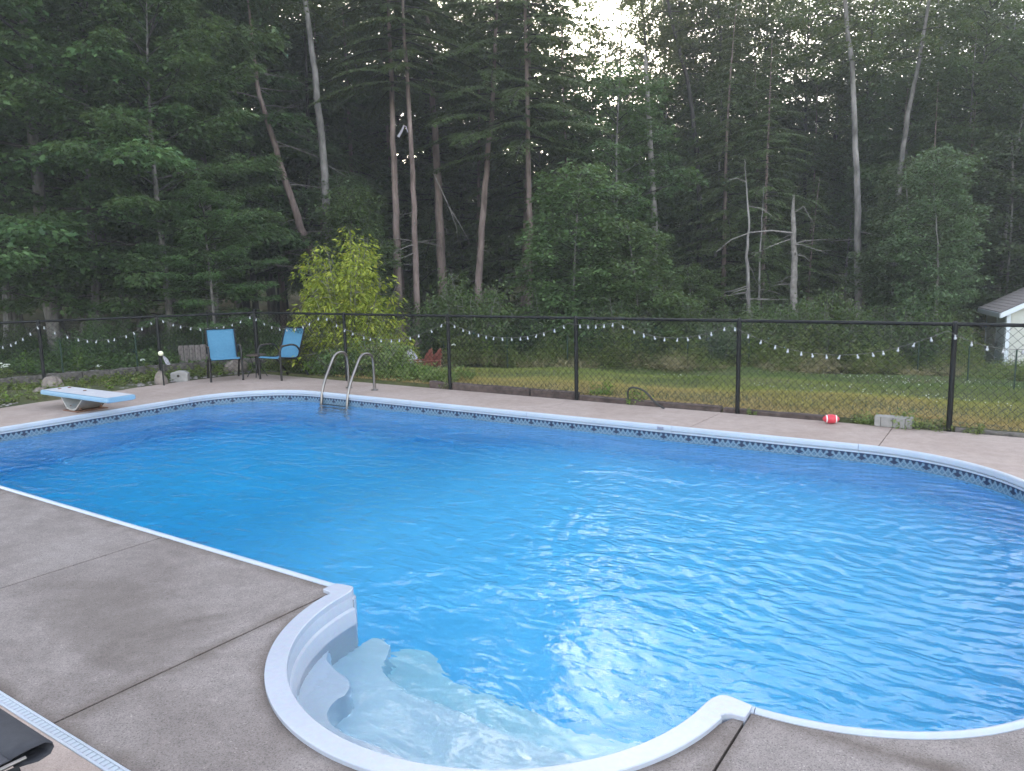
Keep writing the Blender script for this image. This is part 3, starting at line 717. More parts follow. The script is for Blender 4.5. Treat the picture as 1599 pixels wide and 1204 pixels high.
for (a, m_, c_), nbulb in zip(sags, nb_):
    A_, M_, C_ = fpt(*a), fpt(*m_), fpt(*c_)
    if A_ is None or M_ is None or C_ is None: 
        continue
    tm = (M_-A_).dot(C_-A_)/(C_-A_).length_squared; tm = min(.75, max(.25, tm))
    ctl = (M_ - A_*(1-tm)**2 - C_*tm**2)/(2*tm*(1-tm)); ln_ = []
    for k in range(25):
        t = k/24; ln_.append(A_*(1-t)**2 + ctl*2*t*(1-t) + C_*t*t)
    cord += ln_
    for k in range(nbulb):
        t = (k+.5)/nbulb + rnd.uniform(-.012, .012); bulbs.append(A_*(1-t)**2 + ctl*2*t*(1-t) + C_*t*t)
b = MB(); b.tube([q-LO for q in cord], .0042, 4); b.obj('cord', M['cord'], lights)
b = MB(); b.lathe([(.004, 0), (.0135, -.004), (.0135, -.030), (.012, -.033)], n=8); sock = b.obj('socket', M['socket'], None)
b = MB(); b.lathe([(.012, -.030), (.014, -.036), (.023, -.052), (.026, -.066), (.023, -.080), (.013, -.090), (.002, -.093)], n=10); bulb = b.obj('bulb', M['bulb'], None)
sm_, bm_ = sock.data, bulb.data
bpy.data.objects.remove(sock); bpy.data.objects.remove(bulb)
for q in bulbs:
    bo = bpy.data.objects.new('bulb', bm_); COL.objects.link(bo); bo.parent = lights; bo.location = q-LO; bo.scale = (.62, .62, .62)
    bo.rotation_euler = (rnd.uniform(-.3, .3), rnd.uniform(-.3, .3), rnd.uniform(0, 6))
    so = bpy.data.objects.new('socket', sm_); COL.objects.link(so); so.parent = bo

# ---------------------------------------------------------------- edging behind the deck
edg = thing('deck_edging', 'row of old dark timbers edging the deck below the fence', 'edging', (0, 6.9, 0))
ex = [-5.0, -2.95, -2.1, .1, 1.55, 2.0, 2.8, 4.6, 6.6, 8.6]
for a, b_ in zip(ex[:-1], ex[1:]):
    if abs(a-1.55) < .01: continue
    top = .10 if b_ < -1.8 else (.06 if b_ < .3 else (.045 if b_ < 2.2 else .025))
    n = 8; rows = []
    for k in range(n+1):
        x = a + .02 + (b_-a-.04)*k/n; j = rnd.uniform(-.008, .008)
        rows.append([(x, -.055+j, -.12), (x, -.06+j, top-.012+j), (x, -.045, top+j), (x, .05, top+j*.5), (x, .06, top-.012), (x, .06, -.12)])
    bb = MB(); bb.sheet(rows); m2 = 6; bb.f += [tuple(range(m2)), tuple(n*m2+k for k in reversed(range(m2)))]
    bb.obj('timber', M['timber'] if b_ < 2.7 else M['granite'], edg)
# ---------------------------------------------------------------- patio chairs and side table
def sling_chair(loc, rz, label):
    t = thing('patio_chair', label, 'chair', loc, rz, 'blue sling patio chairs on the far deck')
    def cur(x, pts, r_, name, mat, n=8):
        b = MB(); b.tube(bez([(x, y, z) for y, z in pts], 6), r_, n); return b.obj(name, mat, t)
    for s in (-1, 1):
        x = s*.285
        cur(x, [(-.27, 0), (-.27, .40)], .020, 'leg', M['brown_metal'])
        cur(x, [(.12, .385), (.30, .20), (.43, 0)], .019, 'leg', M['brown_metal'])
        cur(x, [(-.27, .40), (-.275, .635), (.02, .655), (.16, .62), (.235, .50)], .0175, 'armrest', M['brown_metal'])
        b = MB(); b.bbox((x, -.09, .652), (.042, .26, .016), .006); b.obj('arm_cap', M['bronze'], t)
        cur(s*.262, [(-.29, .405), (-.27, .43), (.10, .385), (.20, .40), (.42, .95)], .0145, 'side_rail', M['black_metal'])
    for y, z in ((-.275, .41), (.11, .37), (.42, .945)):
        b = MB(); b.tube([(-.285, y, z), (.285, y, z)], .012, 8); b.obj('crossbar', M['black_metal'], t)
    prof = bez([(-.30, .415), (-.26, .443), (.10, .392), (.215, .405), (.428, .955)], 7)
    rows = []
    for i, q in enumerate(prof):
        y, z = q.x, q.y; sag = .022*math.sin(math.pi*i/(len(prof)-1))
        wr = .004*math.sin(i*2.1)
        rows.append([(-.258 + .516*k/10, y + (sag*.6 + wr)*math.sin(math.pi*k/10)*(1 if z > .45 else 0), z - sag*math.sin(math.pi*k/10)*(1 if z <= .45 else 0)) for k in range(11)])
    # denser rows along the back so that it can pucker
    b = MB(); R2 = []
    for a, c in zip(rows[:-1], rows[1:]):
        m_ = 6 if (Vector(a[5])-Vector(c[5])).length > .1 else 1
        for k in range(m_):
            f = k/m_; row = []
            for p_, q_ in zip(a, c):
                z = p_[2]+(q_[2]-p_[2])*f; y = p_[1]+(q_[1]-p_[1])*f
                y += .0035*math.sin(z*95 + p_[0]*4)*(1 if z > .47 else 0); row.append((p_[0]+(q_[0]-p_[0])*f, y, z))
            R2.append(row)
    R2.append(rows[-1]); b.sheet(R2); o = b.obj('sling', M['sling_blue'], t)
    sm = o.modifiers.new('thick', 'SOLIDIFY'); sm.thickness = .006
    return t
sling_chair((-9.22, 5.88, 0), math.radians(60), 'blue sling chair turned square to the pool, left of the small table')
sling_chair((-8.36, 6.50, 0), math.radians(4), 'blue sling chair seen at an angle, in front of the golden shrub')
q = on(402, 588)
tb = thing('side_table', 'small round brown metal table between two blue chairs', 'table', (q[0], q[1], 0))
b = MB(); b.lathe([(.001, .415), (.175, .415), (.19, .42), (.19, .432), (.175, .437), (.001, .437)], n=24); b.obj('table_top', M['bronze'], tb)
for k in range(4):
    a = math.pi/4 + k*math.pi/2; c_, s_ = math.cos(a), math.sin(a)
    b = MB(); b.tube(bez([(.12*c_, .12*s_, .415), (.055*c_, .055*s_, .22), (.19*c_, .19*s_, 0)], 6), .009, 6); b.obj('leg', M['brown_metal'], tb)
b = MB(); b.tube([(.06*math.cos(k*.4), .06*math.sin(k*.4), .22) for k in range(17)], .006, 5); b.obj('ring', M['brown_metal'], tb)

# ---------------------------------------------------------------- dark sling lounger, near corner
LZ = .30
qa, qb = on(0, 1112, LZ), on(86, 1163, LZ)
lg = thing('sun_lounger', 'dark charcoal sling lounger beside the white drain strip', 'sun lounger', (qb[0]-.34, qb[1]-.9, 0))
gx, gy = .34, .9                              # right foot corner in local coordinates
b = MB(); rows = []
for i in range(15):
    y = gy - .13 - i*.12; sag = .018*math.sin(min(1, i/3)*math.pi/2)
    rows.append([(gx - .66 + .645*k/8, y, LZ + .012 - sag*math.sin(math.pi*k/8)) for k in range(9)])
b.sheet(rows); o = b.obj('sling', M['sling_dark'], lg); md = o.modifiers.new('thick', 'SOLIDIFY'); md.thickness = .004
b = MB(); rows = []                           # hem pocket rolled round the foot bar
for k in range(11):
    x = gx - .66 + .645*k/10
    rows.append([(x, gy-.135, LZ+.014), (x, gy-.07, LZ+.018), (x, gy-.025, LZ+.016), (x, gy-.003, LZ+.004), (x, gy, LZ-.012), (x, gy-.012, LZ-.03), (x, gy-.05, LZ-.036), (x, gy-.12, LZ-.02)])
b.sheet(rows); o = b.obj('hem', M['sling_hem'], lg); md = o.modifiers.new('thick', 'SOLIDIFY'); md.thickness = .003
fr = bez([(gx-.64, gy-1.8, LZ-.01), (gx-.64, gy-.02, LZ-.012), (gx-.01, gy-.02, LZ-.012), (gx-.01, gy-1.8, LZ-.01)], 7)
b = MB(); b.tube([(p_[0], p_[1], p_[2]) for p_ in fr], .013, 10); b.obj('frame', M['black_metal'], lg)
b = MB(); b.tube([(gx+.006, gy-.12, LZ-.02), (gx+.006, gy-1.8, LZ-.02)], .014, 10); b.obj('side_rail', M['black_metal'], lg)
for x in (gx+.012, gx-.66):
    b = MB(); b.tube(bez([(x, gy-.42, LZ-.035), (x, gy-.17, LZ-.035), (x, gy-.02, LZ-.10), (x, gy+.06, .006)], 8), .0155, 10); b.obj('leg', M['black_metal'], lg)
    b = MB(); b.tube(bez([(x-.01, gy-.26, LZ-.04), (x-.02, gy-.30, .15), (x-.02, gy-.55, .01)], 8), .012, 8); b.obj('leg', M['black_metal'], lg)
b = MB(); b.lathe([(.012, 0), (.012, .006), (.006, .010)], (gx+.022, gy-.27, LZ-.028), 10, axis='x'); b.obj('bolt', M['steel'], lg)
b = MB(); b.tube([(gx-.010, gy-.17, LZ+.001), (gx-.010, gy-.09, LZ+.0)], .007, 8); b.obj('end_cap', M['steel'], lg)

# ---------------------------------------------------------------- small things by the right fence
q = on(1298, 661); FB = (q[0], q[1]-.02, .085)
fbt = thing('football', 'red toy football with white bands on the deck edge', 'ball', (FB[0], FB[1], 0), math.radians(24))
fbt.scale = (.68, .68, .68)
prof = [(.004, -.145), (.03, -.132), (.062, -.095), (.079, -.05), (.085, 0), (.079, .05), (.062, .095), (.03, .132), (.004, .145)]
b = MB(); b.lathe(prof, (0, 0, .085), 20, axis='x'); b.obj('ball', M['football'], fbt)
for s in (-1, 1):
    b = MB(); b.lathe([(.0705, s*.078-.011), (.0725, s*.078), (.069, s*.078+.011)] if s > 0 else [(.069, s*.078-.011), (.0725, s*.078), (.0705, s*.078+.011)], (0, 0, .085), 20, axis='x'); b.obj('band', M['white_band'], fbt)
q = on(1390, 667)
bl = thing('cement_block', 'grey cement block lying below the fence', 'block', (q[0]+.03, q[1]+.03, 0), math.radians(-1))
b = MB(); b.bbox((0, 0, .065), (.40, .12, .13), .009); b.obj('body', M['block'], bl)
for k in range(3):
    b = MB(); b.bbox((-.13+.13*k, -.0605, .062), (.006, .003, .11), .001); b.obj('score_line', M['joint'], bl)
q0, q1 = on(988, 629), on(1037, 637)
hs = thing('garden_hose', 'black hose arching out of the weeds at the deck edge', 'hose', (q0[0], 6.74, 0))
wv = q1[0]-q0[0]
b = MB(); b.tube(bez([(0, .06, -.03), (-.02, .05, .26), (.25, .03, .24), (wv*.8, -.02, .06), (wv+.03, -.06, .004)], 10), .0135, 8); b.obj('tube', M['hose'], hs)

# ---------------------------------------------------------------- left bed: curb, rocks, block, lamp, panel
CP = [(-13.4, .2), (-12.6, 2.0), (-12.07, 3.37), (-11.63, 4.42), (-11.27, 5.3), (-11.04, 6.38), (-10.8, 7.35), (-9.7, 7.62), (-8.4, 7.70)]
cb = thing('stone_curb', 'low rough stone curb curving behind the fence on the left', 'curb', (-11.4, 5, 0))
def walk(path, step):
    out = []; acc = 0
    for a, c in zip(path[:-1], path[1:]):
        L = math.hypot(c[0]-a[0], c[1]-a[1]); n = max(1, round(L/step))
        for k in range(n): out.append(((a[0]+(c[0]-a[0])*(k+.5)/n, a[1]+(c[1]-a[1])*(k+.5)/n), math.atan2(c[1]-a[1], c[0]-a[0]), L/n))
    return out
def rough_block(c, d, rz, jit, rs):
    b = MB(); nx_, ny_, nz_ = 6, 3, 3; pts = {}
    bm = []
    import itertools
    for i, j, k in itertools.product(range(nx_), range(ny_), range(nz_)):
        if 0 < i < nx_-1 and 0 < j < ny_-1 and 0 < k < nz_-1: continue
        p_ = [(i/(nx_-1)-.5)*d[0], (j/(ny_-1)-.5)*d[1], (k/(nz_-1)-.5)*d[2]]
        p_ = [q_ + rs.uniform(-jit, jit) for q_ in p_]
        x = c[0] + p_[0]*math.cos(rz) - p_[1]*math.sin(rz); y = c[1] + p_[0]*math.sin(rz) + p_[1]*math.cos(rz)
        pts[(i, j, k)] = len(bm); bm.append((x, y, c[2]+p_[2]))
    fs = []
    for k in (0, nz_-1):
        for i in range(nx_-1):
            for j in range(ny_-1): fs.append(tuple(pts[q_] for q_ in ((i,j,k),(i+1,j,k),(i+1,j+1,k),(i,j+1,k))))
    for j in (0, ny_-1):
        for i in range(nx_-1):
            for k in range(nz_-1): fs.append(tuple(pts[q_] for q_ in ((i,j,k),(i+1,j,k),(i+1,j,k+1),(i,j,k+1))))
    for i in (0, nx_-1):
        for j in range(ny_-1):
            for k in range(nz_-1): fs.append(tuple(pts[q_] for q_ in ((i,j,k),(i,j+1,k),(i,j+1,k+1),(i,j,k+1))))
    b.add(bm, fs); return b
for (x, y), a, L in walk(CP, .62):
    rough_block((x+11.4, y-5, .075 + rnd.uniform(-.01, .012)), (L-.012, .17, .23), a + rnd.uniform(-.03, .03), .012, rnd).obj('block', M['granite'], cb)
def rock(loc, d, label, seed, rz=0.0):
    rs = np.random.RandomState(seed); b = MB(); n, m_ = 16, 10; vs = []
    ph = rs.uniform(0, 6.3, 12); fr_ = rs.randint(1, 4, 12)
    for j in range(m_+1):
        th = math.pi*j/m_
        for i in range(n):
            a = 2*math.pi*i/n
            r_ = 1 + .13*math.sin(fr_[0]*a+ph[0])*math.sin(th) + .10*math.sin(fr_[1]*2*a+ph[1]+th*2) + .08*math.sin(3*th+ph[2]+a) + rs.uniform(-.035, .035)
            x, y, z = math.sin(th)*math.cos(a)*r_, math.sin(th)*math.sin(a)*r_, math.cos(th)*r_
            x = math.copysign(abs(x)**.85, x); vs.append((x*d[0]/2, y*d[1]/2, max(-.25, z)*d[2]*.62))
    fs = [(j*n+i, j*n+(i+1) % n, (j+1)*n+(i+1) % n, (j+1)*n+i) for j in range(m_) for i in range(n)]
    vs = [(x*.85, y*.85, z*.85) for x, y, z in vs]; b.add(vs, fs); o = b.obj('rock', M['rock'], None, loc=loc); o.rotation_euler = (0, 0, rz); tag(o, label, 'rock', 'rocks in the left bed'); return o
q = on(92, 607); rock((q[0]+.15, q[1]-.15, .05), (.48, .34, .36), 'pale slanted rock behind the diving board', 3, .4)
q = on(243, 601); rock((q[0], q[1]+.1, .05), (.27, .25, .34), 'pale rounded rock beside the globe lamp', 5)
q = on(368, 583); rock((q[0]-.15, q[1]+.15, .04), (.55, .42, .40), 'tan rock in the bed behind the left blue chair', 8, .8)
q = on(64, 618); rock((q[0], q[1], .02), (.34, .26, .22), 'small pale rock at the left end of the diving board', 11, .2)
q = on(450, 583); rock((-8.75, 7.35, .02), (.5, .3, .28), 'brownish rock behind the angled blue chair', 14, .3)
q = on(274, 596)
gb = thing('stone_block', 'grey house-shaped stone block with a dark round hole', 'block', (q[0], q[1]+.1, 0), YAW + .12)
b = MB(); py_ = [(-.155, -.02), (.155, -.02), (.165, .15), (.10, .19), (-.02, .20), (-.15, .165)]
b.v = [(x, y_, z) for y_ in (-.07, .07) for x, z in py_]; n = len(py_)
b.f = [tuple(range(n)), tuple(range(2*n-1, n-1, -1))] + [(i, i+n, (i+1) % n+n, (i+1) % n) for i in range(n)]
o = b.obj('body', M['block'], gb, smooth=False); md = o.modifiers.new('b', 'BEVEL'); md.width = .012; md.segments = 2
b = MB(); b.lathe([(.027, 0), (.024, .004), (.018, -.02), (.002, -.022)][::-1] if False else [(.002, .0), (.026, .0), (.024, .005), (.002, .006)], n=12)
b.v = [(x-.01, -.0705-z, y+.105) for x, y, z in b.v]; b.obj('hole', M['joint'], gb)  # dark disc on the face, its colour standing for the shade inside
q = on(256, 601)
lp = thing('globe_lamp', 'small cream globe lamp on a black stake by the fence post', 'garden lamp', (q[0]+.05, q[1]-.04, 0))
b = MB(); b.tube([(.02, 0, -.05), (0, 0, .53)], .013, 8); b.obj('stake', M['black_metal'], lp)
b = MB(); b.lathe([(.02, .52), (.028, .53), (.028, .54), (.012, .545)], n=10); b.obj('collar', M['black_metal'], lp)
b = MB(); b.lathe([(.012, .54)] + [(.047*math.sin(math.radians(a)), .585-.047*math.cos(math.radians(a))) for a in range(25, 180, 15)] + [(.002, .632)], n=14); b.obj('globe', M['globe'], lp)
q = at(262, 570, 15.6)
wt_ = thing('white_slat', 'white pointed wooden slat leaning beside the globe lamp', 'slat', (q[0], q[1], .02), YAW)
b = MB(); b.v = [(x, y, z) for y in (-.012, .012) for x, z in ((.08, -.05), (.15, -.05), (.0, .30), (-.085, .36), (-.065, .26))]
b.f = [(0,1,2,3,4), (9,8,7,6,5)] + [(i, i+5, (i+1) % 5+5, (i+1) % 5) for i in range(5)]; b.obj('slat_body', M['white_wood'], wt_, smooth=False)
q = at(311, 570, 16.6)
pn = thing('plank_panel', 'weathered brown plank panel standing behind the stone curb', 'panel', (q[0], q[1], 0), YAW + .05)
for k in range(7):
    h_ = .50 + rnd.uniform(-.012, .012); b = MB(); b.bbox((-.36+.118*k, rnd.uniform(-.006, .006), h_/2), (.110, .022, h_), .004); b.obj('plank', M['old_wood'], pn)
for z in (.12, .40):
    b = MB(); b.bbox((0, .03, z), (.80, .035, .07), .004); b.obj('batten', M['old_wood'], pn)
q = at(327, 540, 15.2)
po = thing('thin_post', 'thin dark steel post standing behind the left blue chair', 'post', (q[0], q[1], 0))
b = MB(); b.tube([(0, 0, -.1), (0, 0, 1.26)], .011, 6); b.obj('shaft', M['black_metal'], po)
b = MB(); b.lathe([(.014, 1.25), (.016, 1.265), (.004, 1.275)], n=6); b.obj('cap', M['black_metal'], po)

# ---------------------------------------------------------------- garden chairs in the yard
def adirondack(loc, rz, mat, label, sc, group=None):
    t = thing('garden_chair', label, 'chair', loc, rz, group); t.scale = (sc, sc, sc)
    n = 5
    for k in range(n):
        x = (k-(n-1)/2)*.105; top = .98 - .055*(abs(k-(n-1)/2))**1.7
        b = MB(); z0 = .30; ln_ = (top-z0)
        pr_ = [(-.046, 0), (.046, 0), (.048, ln_*.8), (.04, ln_*.95), (.018, ln_), (-.018, ln_), (-.04, ln_*.95), (-.048, ln_*.8)]
        f = lambda xx, zz, yy: (x + xx*(1+zz*.18), .20 + zz*.42 + yy, z0 + zz)
        b.v = [f(a, z, y_) for y_ in (-.01, .01) for a, z in pr_]; m_ = len(pr_)
        b.f = [tuple(range(m_)), tuple(range(2*m_-1, m_-1, -1))] + [(i, i+m_, (i+1) % m_+m_, (i+1) % m_) for i in range(m_)]
        b.obj('back_slat', mat, t, smooth=False)
    for k in range(5):
        b = MB(); b.bbox((0, -.30+.11*k, .385-.022*k), (.54, .09, .02), .004, rx=-.2); b.obj('seat_slat', mat, t)
    for s in (-1, 1):
        b = MB(); b.bbox((s*.33, -.05, .56), (.13, .74, .022), .008); b.obj('armrest', mat, t)
        b = MB(); b.bbox((s*.28, -.33, .275), (.03, .09, .55), .004); b.obj('leg', mat, t)
        b = MB(); b.bbox((s*.26, .12, .20), (.025, .95, .10), .004, rx=-.30); b.obj('side_rail', mat, t)
        b = MB(); b.bbox((s*.28, .30, .27), (.03, .06, .54), .004); b.obj('rear_post', mat, t)
    b = MB(); b.bbox((0, .40, .66), (.56, .02, .06), .004); b.obj('back_rail', mat, t)
q = at(642, 560, 18.4); z0 = 1.87 - (588-434)/1195*18.4 + .03
adirondack((q[0], q[1], z0), YAW+.15, M['white_wood'], 'white slatted garden chair between golden shrub and brown chairs', .60)
q = at(656, 560, 18.0); adirondack((q[0], q[1], z0), YAW-.95, M['red_wood'], 'red-brown slatted garden chair next to the white one', .66, 'brown garden chairs')
q = at(668, 560, 18.2); adirondack((q[0]+.05, q[1], z0), YAW-.95, M['red_wood'], 'red-brown slatted garden chair at the right end of the three', .64, 'brown garden chairs')

# ---------------------------------------------------------------- shed
def basis(o, ux, uy):
    return lambda x, y, z: (o[0] + ux[0]*x + uy[0]*y, o[1] + ux[1]*x + uy[1]*y, z)
A_ = at(1572, 520, 21.6); B_ = at(1540, 520, 23.9)
ue = Vector((B_[0]-A_[0], B_[1]-A_[1], 0)); LE = ue.length; ue.normalize(); ug = Vector((ue.y, -ue.x, 0))     # along the eave wall; along the gable
if ug.dot(Vector((RGT[0], RGT[1], 0))) < 0: ug = -ug
SZ = -1.27; EZ = .58; GW = 2.6
sh = thing('shed', 'cream sided garden shed with white trim and brown roof', 'shed', (A_[0], A_[1], SZ))
F = lambda e, g, z: tuple(Vector((ue.x*e + ug.x*g, ue.y*e + ug.y*g, z)))
H = EZ - SZ; RZ_ = H + GW/2*.52
def shbox(e0, e1, g0, g1, z0, z1, name, mat, parent=sh):
    b = MB(); b.v = [F(e, g, z) for z in (z0, z1) for e, g in ((e0, g0), (e1, g0), (e1, g1), (e0, g1))]
    b.f = [(0,1,2,3), (7,6,5,4), (0,4,5,1), (1,5,6,2), (2,6,7,3), (3,7,4,0)]; return b.obj(name, mat, parent, smooth=False)
b = MB(); b.v = [F(0, 0, -.4), F(0, GW, -.4), F(0, GW, H), F(0, GW/2, RZ_), F(0, 0, H), F(LE, 0, -.4), F(LE, GW, -.4), F(LE, GW, H), F(LE, GW/2, RZ_), F(LE, 0, H)]
b.f = [(0,1,2,3,4), (9,8,7,6,5), (0,4,9,5), (1,6,7,2)]; b.obj('wall', M['siding'], sh, smooth=False)
nb2 = 15; bh = (H+.3)/nb2
def clap(p0, p1, z, out):                    # one lapped board, bottom edge proud
    b = MB(); o0, o1 = .006, .022
    b.v = [tuple(Vector(p0) + out*o1 + Vector((0, 0, z))), tuple(Vector(p1) + out*o1 + Vector((0, 0, z))), tuple(Vector(p1) + out*o0 + Vector((0, 0, z+bh))), tuple(Vector(p0) + out*o0 + Vector((0, 0, z+bh))),
           tuple(Vector(p0) + out*.001 + Vector((0, 0, z))), tuple(Vector(p1) + out*.001 + Vector((0, 0, z)))]
    b.f = [(0,1,2,3), (4,5,1,0)]; return b.obj('siding_board', M['siding'], sh, smooth=False)
DOOR0, DOOR1 = .14, 1.02
for k in range(nb2):
    z = -.3 + k*bh
    clap(F(DOOR1+.09, 0, 0), F(LE-.08, 0, 0), z, -ug)
    clap(F(0, .09, 0), F(0, GW-.09, 0), z, -ue)
for k in range(4):
    z = H + k*bh; w_ = GW/2*(1-(z-H)/(RZ_-H)); clap(F(0, GW/2-w_+.1, 0), F(0, GW/2+w_-.1, 0), z, -ue)
shbox(-.028, .07, -.028, .07, -.35, H-.01, 'corner_trim', M['trim']); shbox(LE-.07, LE+.02, -.028, .06, -.35, H-.01, 'corner_trim', M['trim'])
dr_ = shbox(DOOR0, DOOR1, -.03, -.004, -.28, H-.16, 'door', M['trim'])
shbox(DOOR0-.06, DOOR0-.004, -.036, -.004, -.3, H-.08, 'door_frame', M['trim']); shbox(DOOR1+.004, DOOR1+.08, -.036, -.004, -.3, H-.08, 'door_frame', M['trim'])
for z in (.25, H-.42): shbox(DOOR0-.05, DOOR0+.22, -.046, -.032, z, z+.045, 'hinge', M['black_metal'], dr_)
shbox(DOOR1-.14, DOOR1-.10, -.06, -.032, .75, .87, 'latch', M['black_metal'], dr_)
OV, OG, sl = .22, .20, .52
def roofpt(g, e, up=0.0):
    zz = H + (min(g, GW-g))*sl + .06 + up; return F(e, g, zz)
for side in (0, 1):
    nrow = 12
    for k in range(nrow):
        t0, t1 = k/nrow, (k+1)/nrow + .01; g0 = -OV + (GW/2+OV)*t0; g1 = -OV + (GW/2+OV)*min(1, t1)
        if side: g0, g1 = GW-g0, GW-g1
        b = MB(); b.v = [roofpt(g0, -OG, .022), roofpt(g0, LE+OG, .022), roofpt(g1, LE+OG, .008), roofpt(g1, -OG, .008), roofpt(g0, -OG, .0), roofpt(g0, LE+OG, .0)]
        b.f = [(0,1,2,3), (4,5,1,0)]; b.obj('shingle_course', M['roofing'], sh, smooth=False)
    ga, gb_ = (-OV, GW/2) if not side else (GW+OV, GW/2)
    b = MB(); b.v = [roofpt(ga, -OG), roofpt(ga, LE+OG), roofpt(gb_, LE+OG), roofpt(gb_, -OG)] + [roofpt(ga, -OG, -.03), roofpt(ga, LE+OG, -.03), roofpt(gb_, LE+OG, -.03), roofpt(gb_, -OG, -.03)]
    b.f = [(0,1,2,3), (7,6,5,4), (0,4,5,1), (3,2,6,7)]; b.obj('roof_deck', M['old_wood'], sh, smooth=False)
    for e in (-OG-.012, LE+OG+.012):         # rake boards
        b = MB(); s_ = -.018 if e < 0 else .018
        b.v = [roofpt(ga, e, .0), roofpt(gb_, e, .0), roofpt(gb_, e, -.15), roofpt(ga, e, -.15)] + [roofpt(ga, e+s_, .0), roofpt(gb_, e+s_, .0), roofpt(gb_, e+s_, -.15), roofpt(ga, e+s_, -.15)]
        b.f = [(0,1,2,3), (7,6,5,4), (0,4,5,1), (1,5,6,2), (2,6,7,3), (3,7,4,0)]; b.obj('rake_board', M['trim'], sh, smooth=False)
    b = MB(); gf = ga - (.022 if not side else -.022); b.v = [roofpt(g_, e, dz) for dz in (-.135, -.005) for g_, e in ((ga, -OG), (ga, LE+OG), (gf, LE+OG), (gf, -OG))]
    b.f = [(0,1,2,3), (7,6,5,4), (0,4,5,1), (1,5,6,2), (2,6,7,3), (3,7,4,0)]; b.obj('fascia', M['trim'], sh, smooth=False)
    gi = 0.0 if not side else GW
    b = MB(); b.v = [roofpt(ga, -OG, -.14), roofpt(ga, LE+OG, -.14), F(LE+OG, gi, H-.085-.06), F(-OG, gi, H-.085-.06)]; b.f = [(0,1,2,3)]; b.obj('soffit', M['trim'], sh, smooth=False)

# ---------------------------------------------------------------- green garden fence beyond the lawn and in the left bed
def wire_fence(pts, h, label, loc):
    t = thing('garden_fence', label, 'fence', loc); L0 = Vector(loc)
    for x, y, z in pts:
        b = MB(); b.bbox((x-L0.x, y-L0.y, z-L0.z + h/2 - .1), (.03, .03, h+.2), .006); b.obj('stake', M['green_wire'], t)
    b = MB()
    for (x0, y0, z0), (x1, y1, z1) in zip(pts[:-1], pts[1:]):
        for k in range(9):
            z = .04 + (h-.06)*k/8; b.tube([(x0-L0.x, y0-L0.y, z0-L0.z+z), (x1-L0.x, y1-L0.y, z1-L0.z+z)], .0022, 3, cap=False)
        L = math.hypot(x1-x0, y1-y0); n = int(L/.085)
        for i in range(n):
            f = i/n; x, y, z = x0+(x1-x0)*f, y0+(y1-y0)*f, z0+(z1-z0)*f
            b.tube([(x-L0.x, y-L0.y, z-L0.z+.03), (x-L0.x, y-L0.y, z-L0.z+h-.02)], .0018, 3, cap=False)
    o = b.obj('wire_mesh', M['green_wire'], t, smooth=False); o['kind'] = 'stuff'
def gpt(px, d): 
    q = ground_at(px, d); return (q[0], q[1], q[2])
GF = [gpt(690, 19.2), gpt(790, 18.6), gpt(885, 18.5), gpt(987, 18.9), gpt(1075, 18.7), gpt(1172, 19.3), gpt(1266, 20.2), gpt(1368, 19.6), gpt(1440, 18.4), gpt(1520, 16.0), gpt(1595, 13.6), gpt(1690, 12.6)]
wire_fence(GF, .78, 'low green wire garden fence on thin stakes behind the lawn', tuple(Vector(GF[4])))
LF_ = [(-13.6, 1.6, .0), (-12.85, 3.0, .0), (-12.3, 4.4, .0), (-11.9, 5.7, .0), (-11.5, 7.0, .0)]
wire_fence(LF_, .80, 'low green wire garden fence behind the stone curb', LF_[2])
# ---------------------------------------------------------------- foliage
SHAPES = {
 'leaf':   np.array([(0, 0, 0), (.42, .5, .05), (1, 0, -.08), (.42, -.5, .05)]),
 'needle': np.array([(0, 0, 0), (.5, .5, .0), (1, 0, -.10), (.5, -.5, .0)]),
 'oak':    np.array([(0, 0, 0), (.30, .40, .04), (.42, .14, .02), (.60, .50, .04), (.70, .16, .0), (1, 0, -.14),
                     (.70, -.16, .0), (.60, -.50, .04), (.42, -.14, .02), (.30, -.40, .04)]),
 'lobed':  np.array([(0, 0, 0), (.35, .55, .05), (.5, .2, .03), (1, 0, -.12), (.5, -.2, .03), (.35, -.55, .05)]),
}
def leaf_mesh(name, P, D, N, L, W, shape, mat):
    P, D, N = np.asarray(P, float), np.asarray(D, float), np.asarray(N, float); n = len(P)
    L = np.broadcast_to(np.asarray(L, float), (n,)); W = np.broadcast_to(np.asarray(W, float), (n,))
    D = D/np.maximum(np.linalg.norm(D, axis=1, keepdims=True), 1e-6)
    Sx = np.cross(N, D); Sx /= np.maximum(np.linalg.norm(Sx, axis=1, keepdims=True), 1e-6); U = np.cross(D, Sx)
    T = SHAPES[shape]; k = len(T)
    V = (P[:, None, :] + D[:, None, :]*(T[None, :, 0:1]*L[:, None, None]) + Sx[:, None, :]*(T[None, :, 1:2]*W[:, None, None]) + U[:, None, :]*(T[None, :, 2:3]*L[:, None, None])).reshape(-1, 3)
    me = bpy.data.meshes.new(name); me.vertices.add(n*k); me.vertices.foreach_set('co', V.astype(np.float32).ravel())
    me.loops.add(n*k); me.loops.foreach_set('vertex_index', np.arange(n*k, dtype=np.int32))
    me.polygons.add(n); me.polygons.foreach_set('loop_start', np.arange(0, n*k, k, dtype=np.int32))
    try: me.polygons.foreach_set('loop_total', np.full(n, k, dtype=np.int32))
    except Exception: pass
    me.update(calc_edges=True); me.validate(); me.materials.append(mat); return me
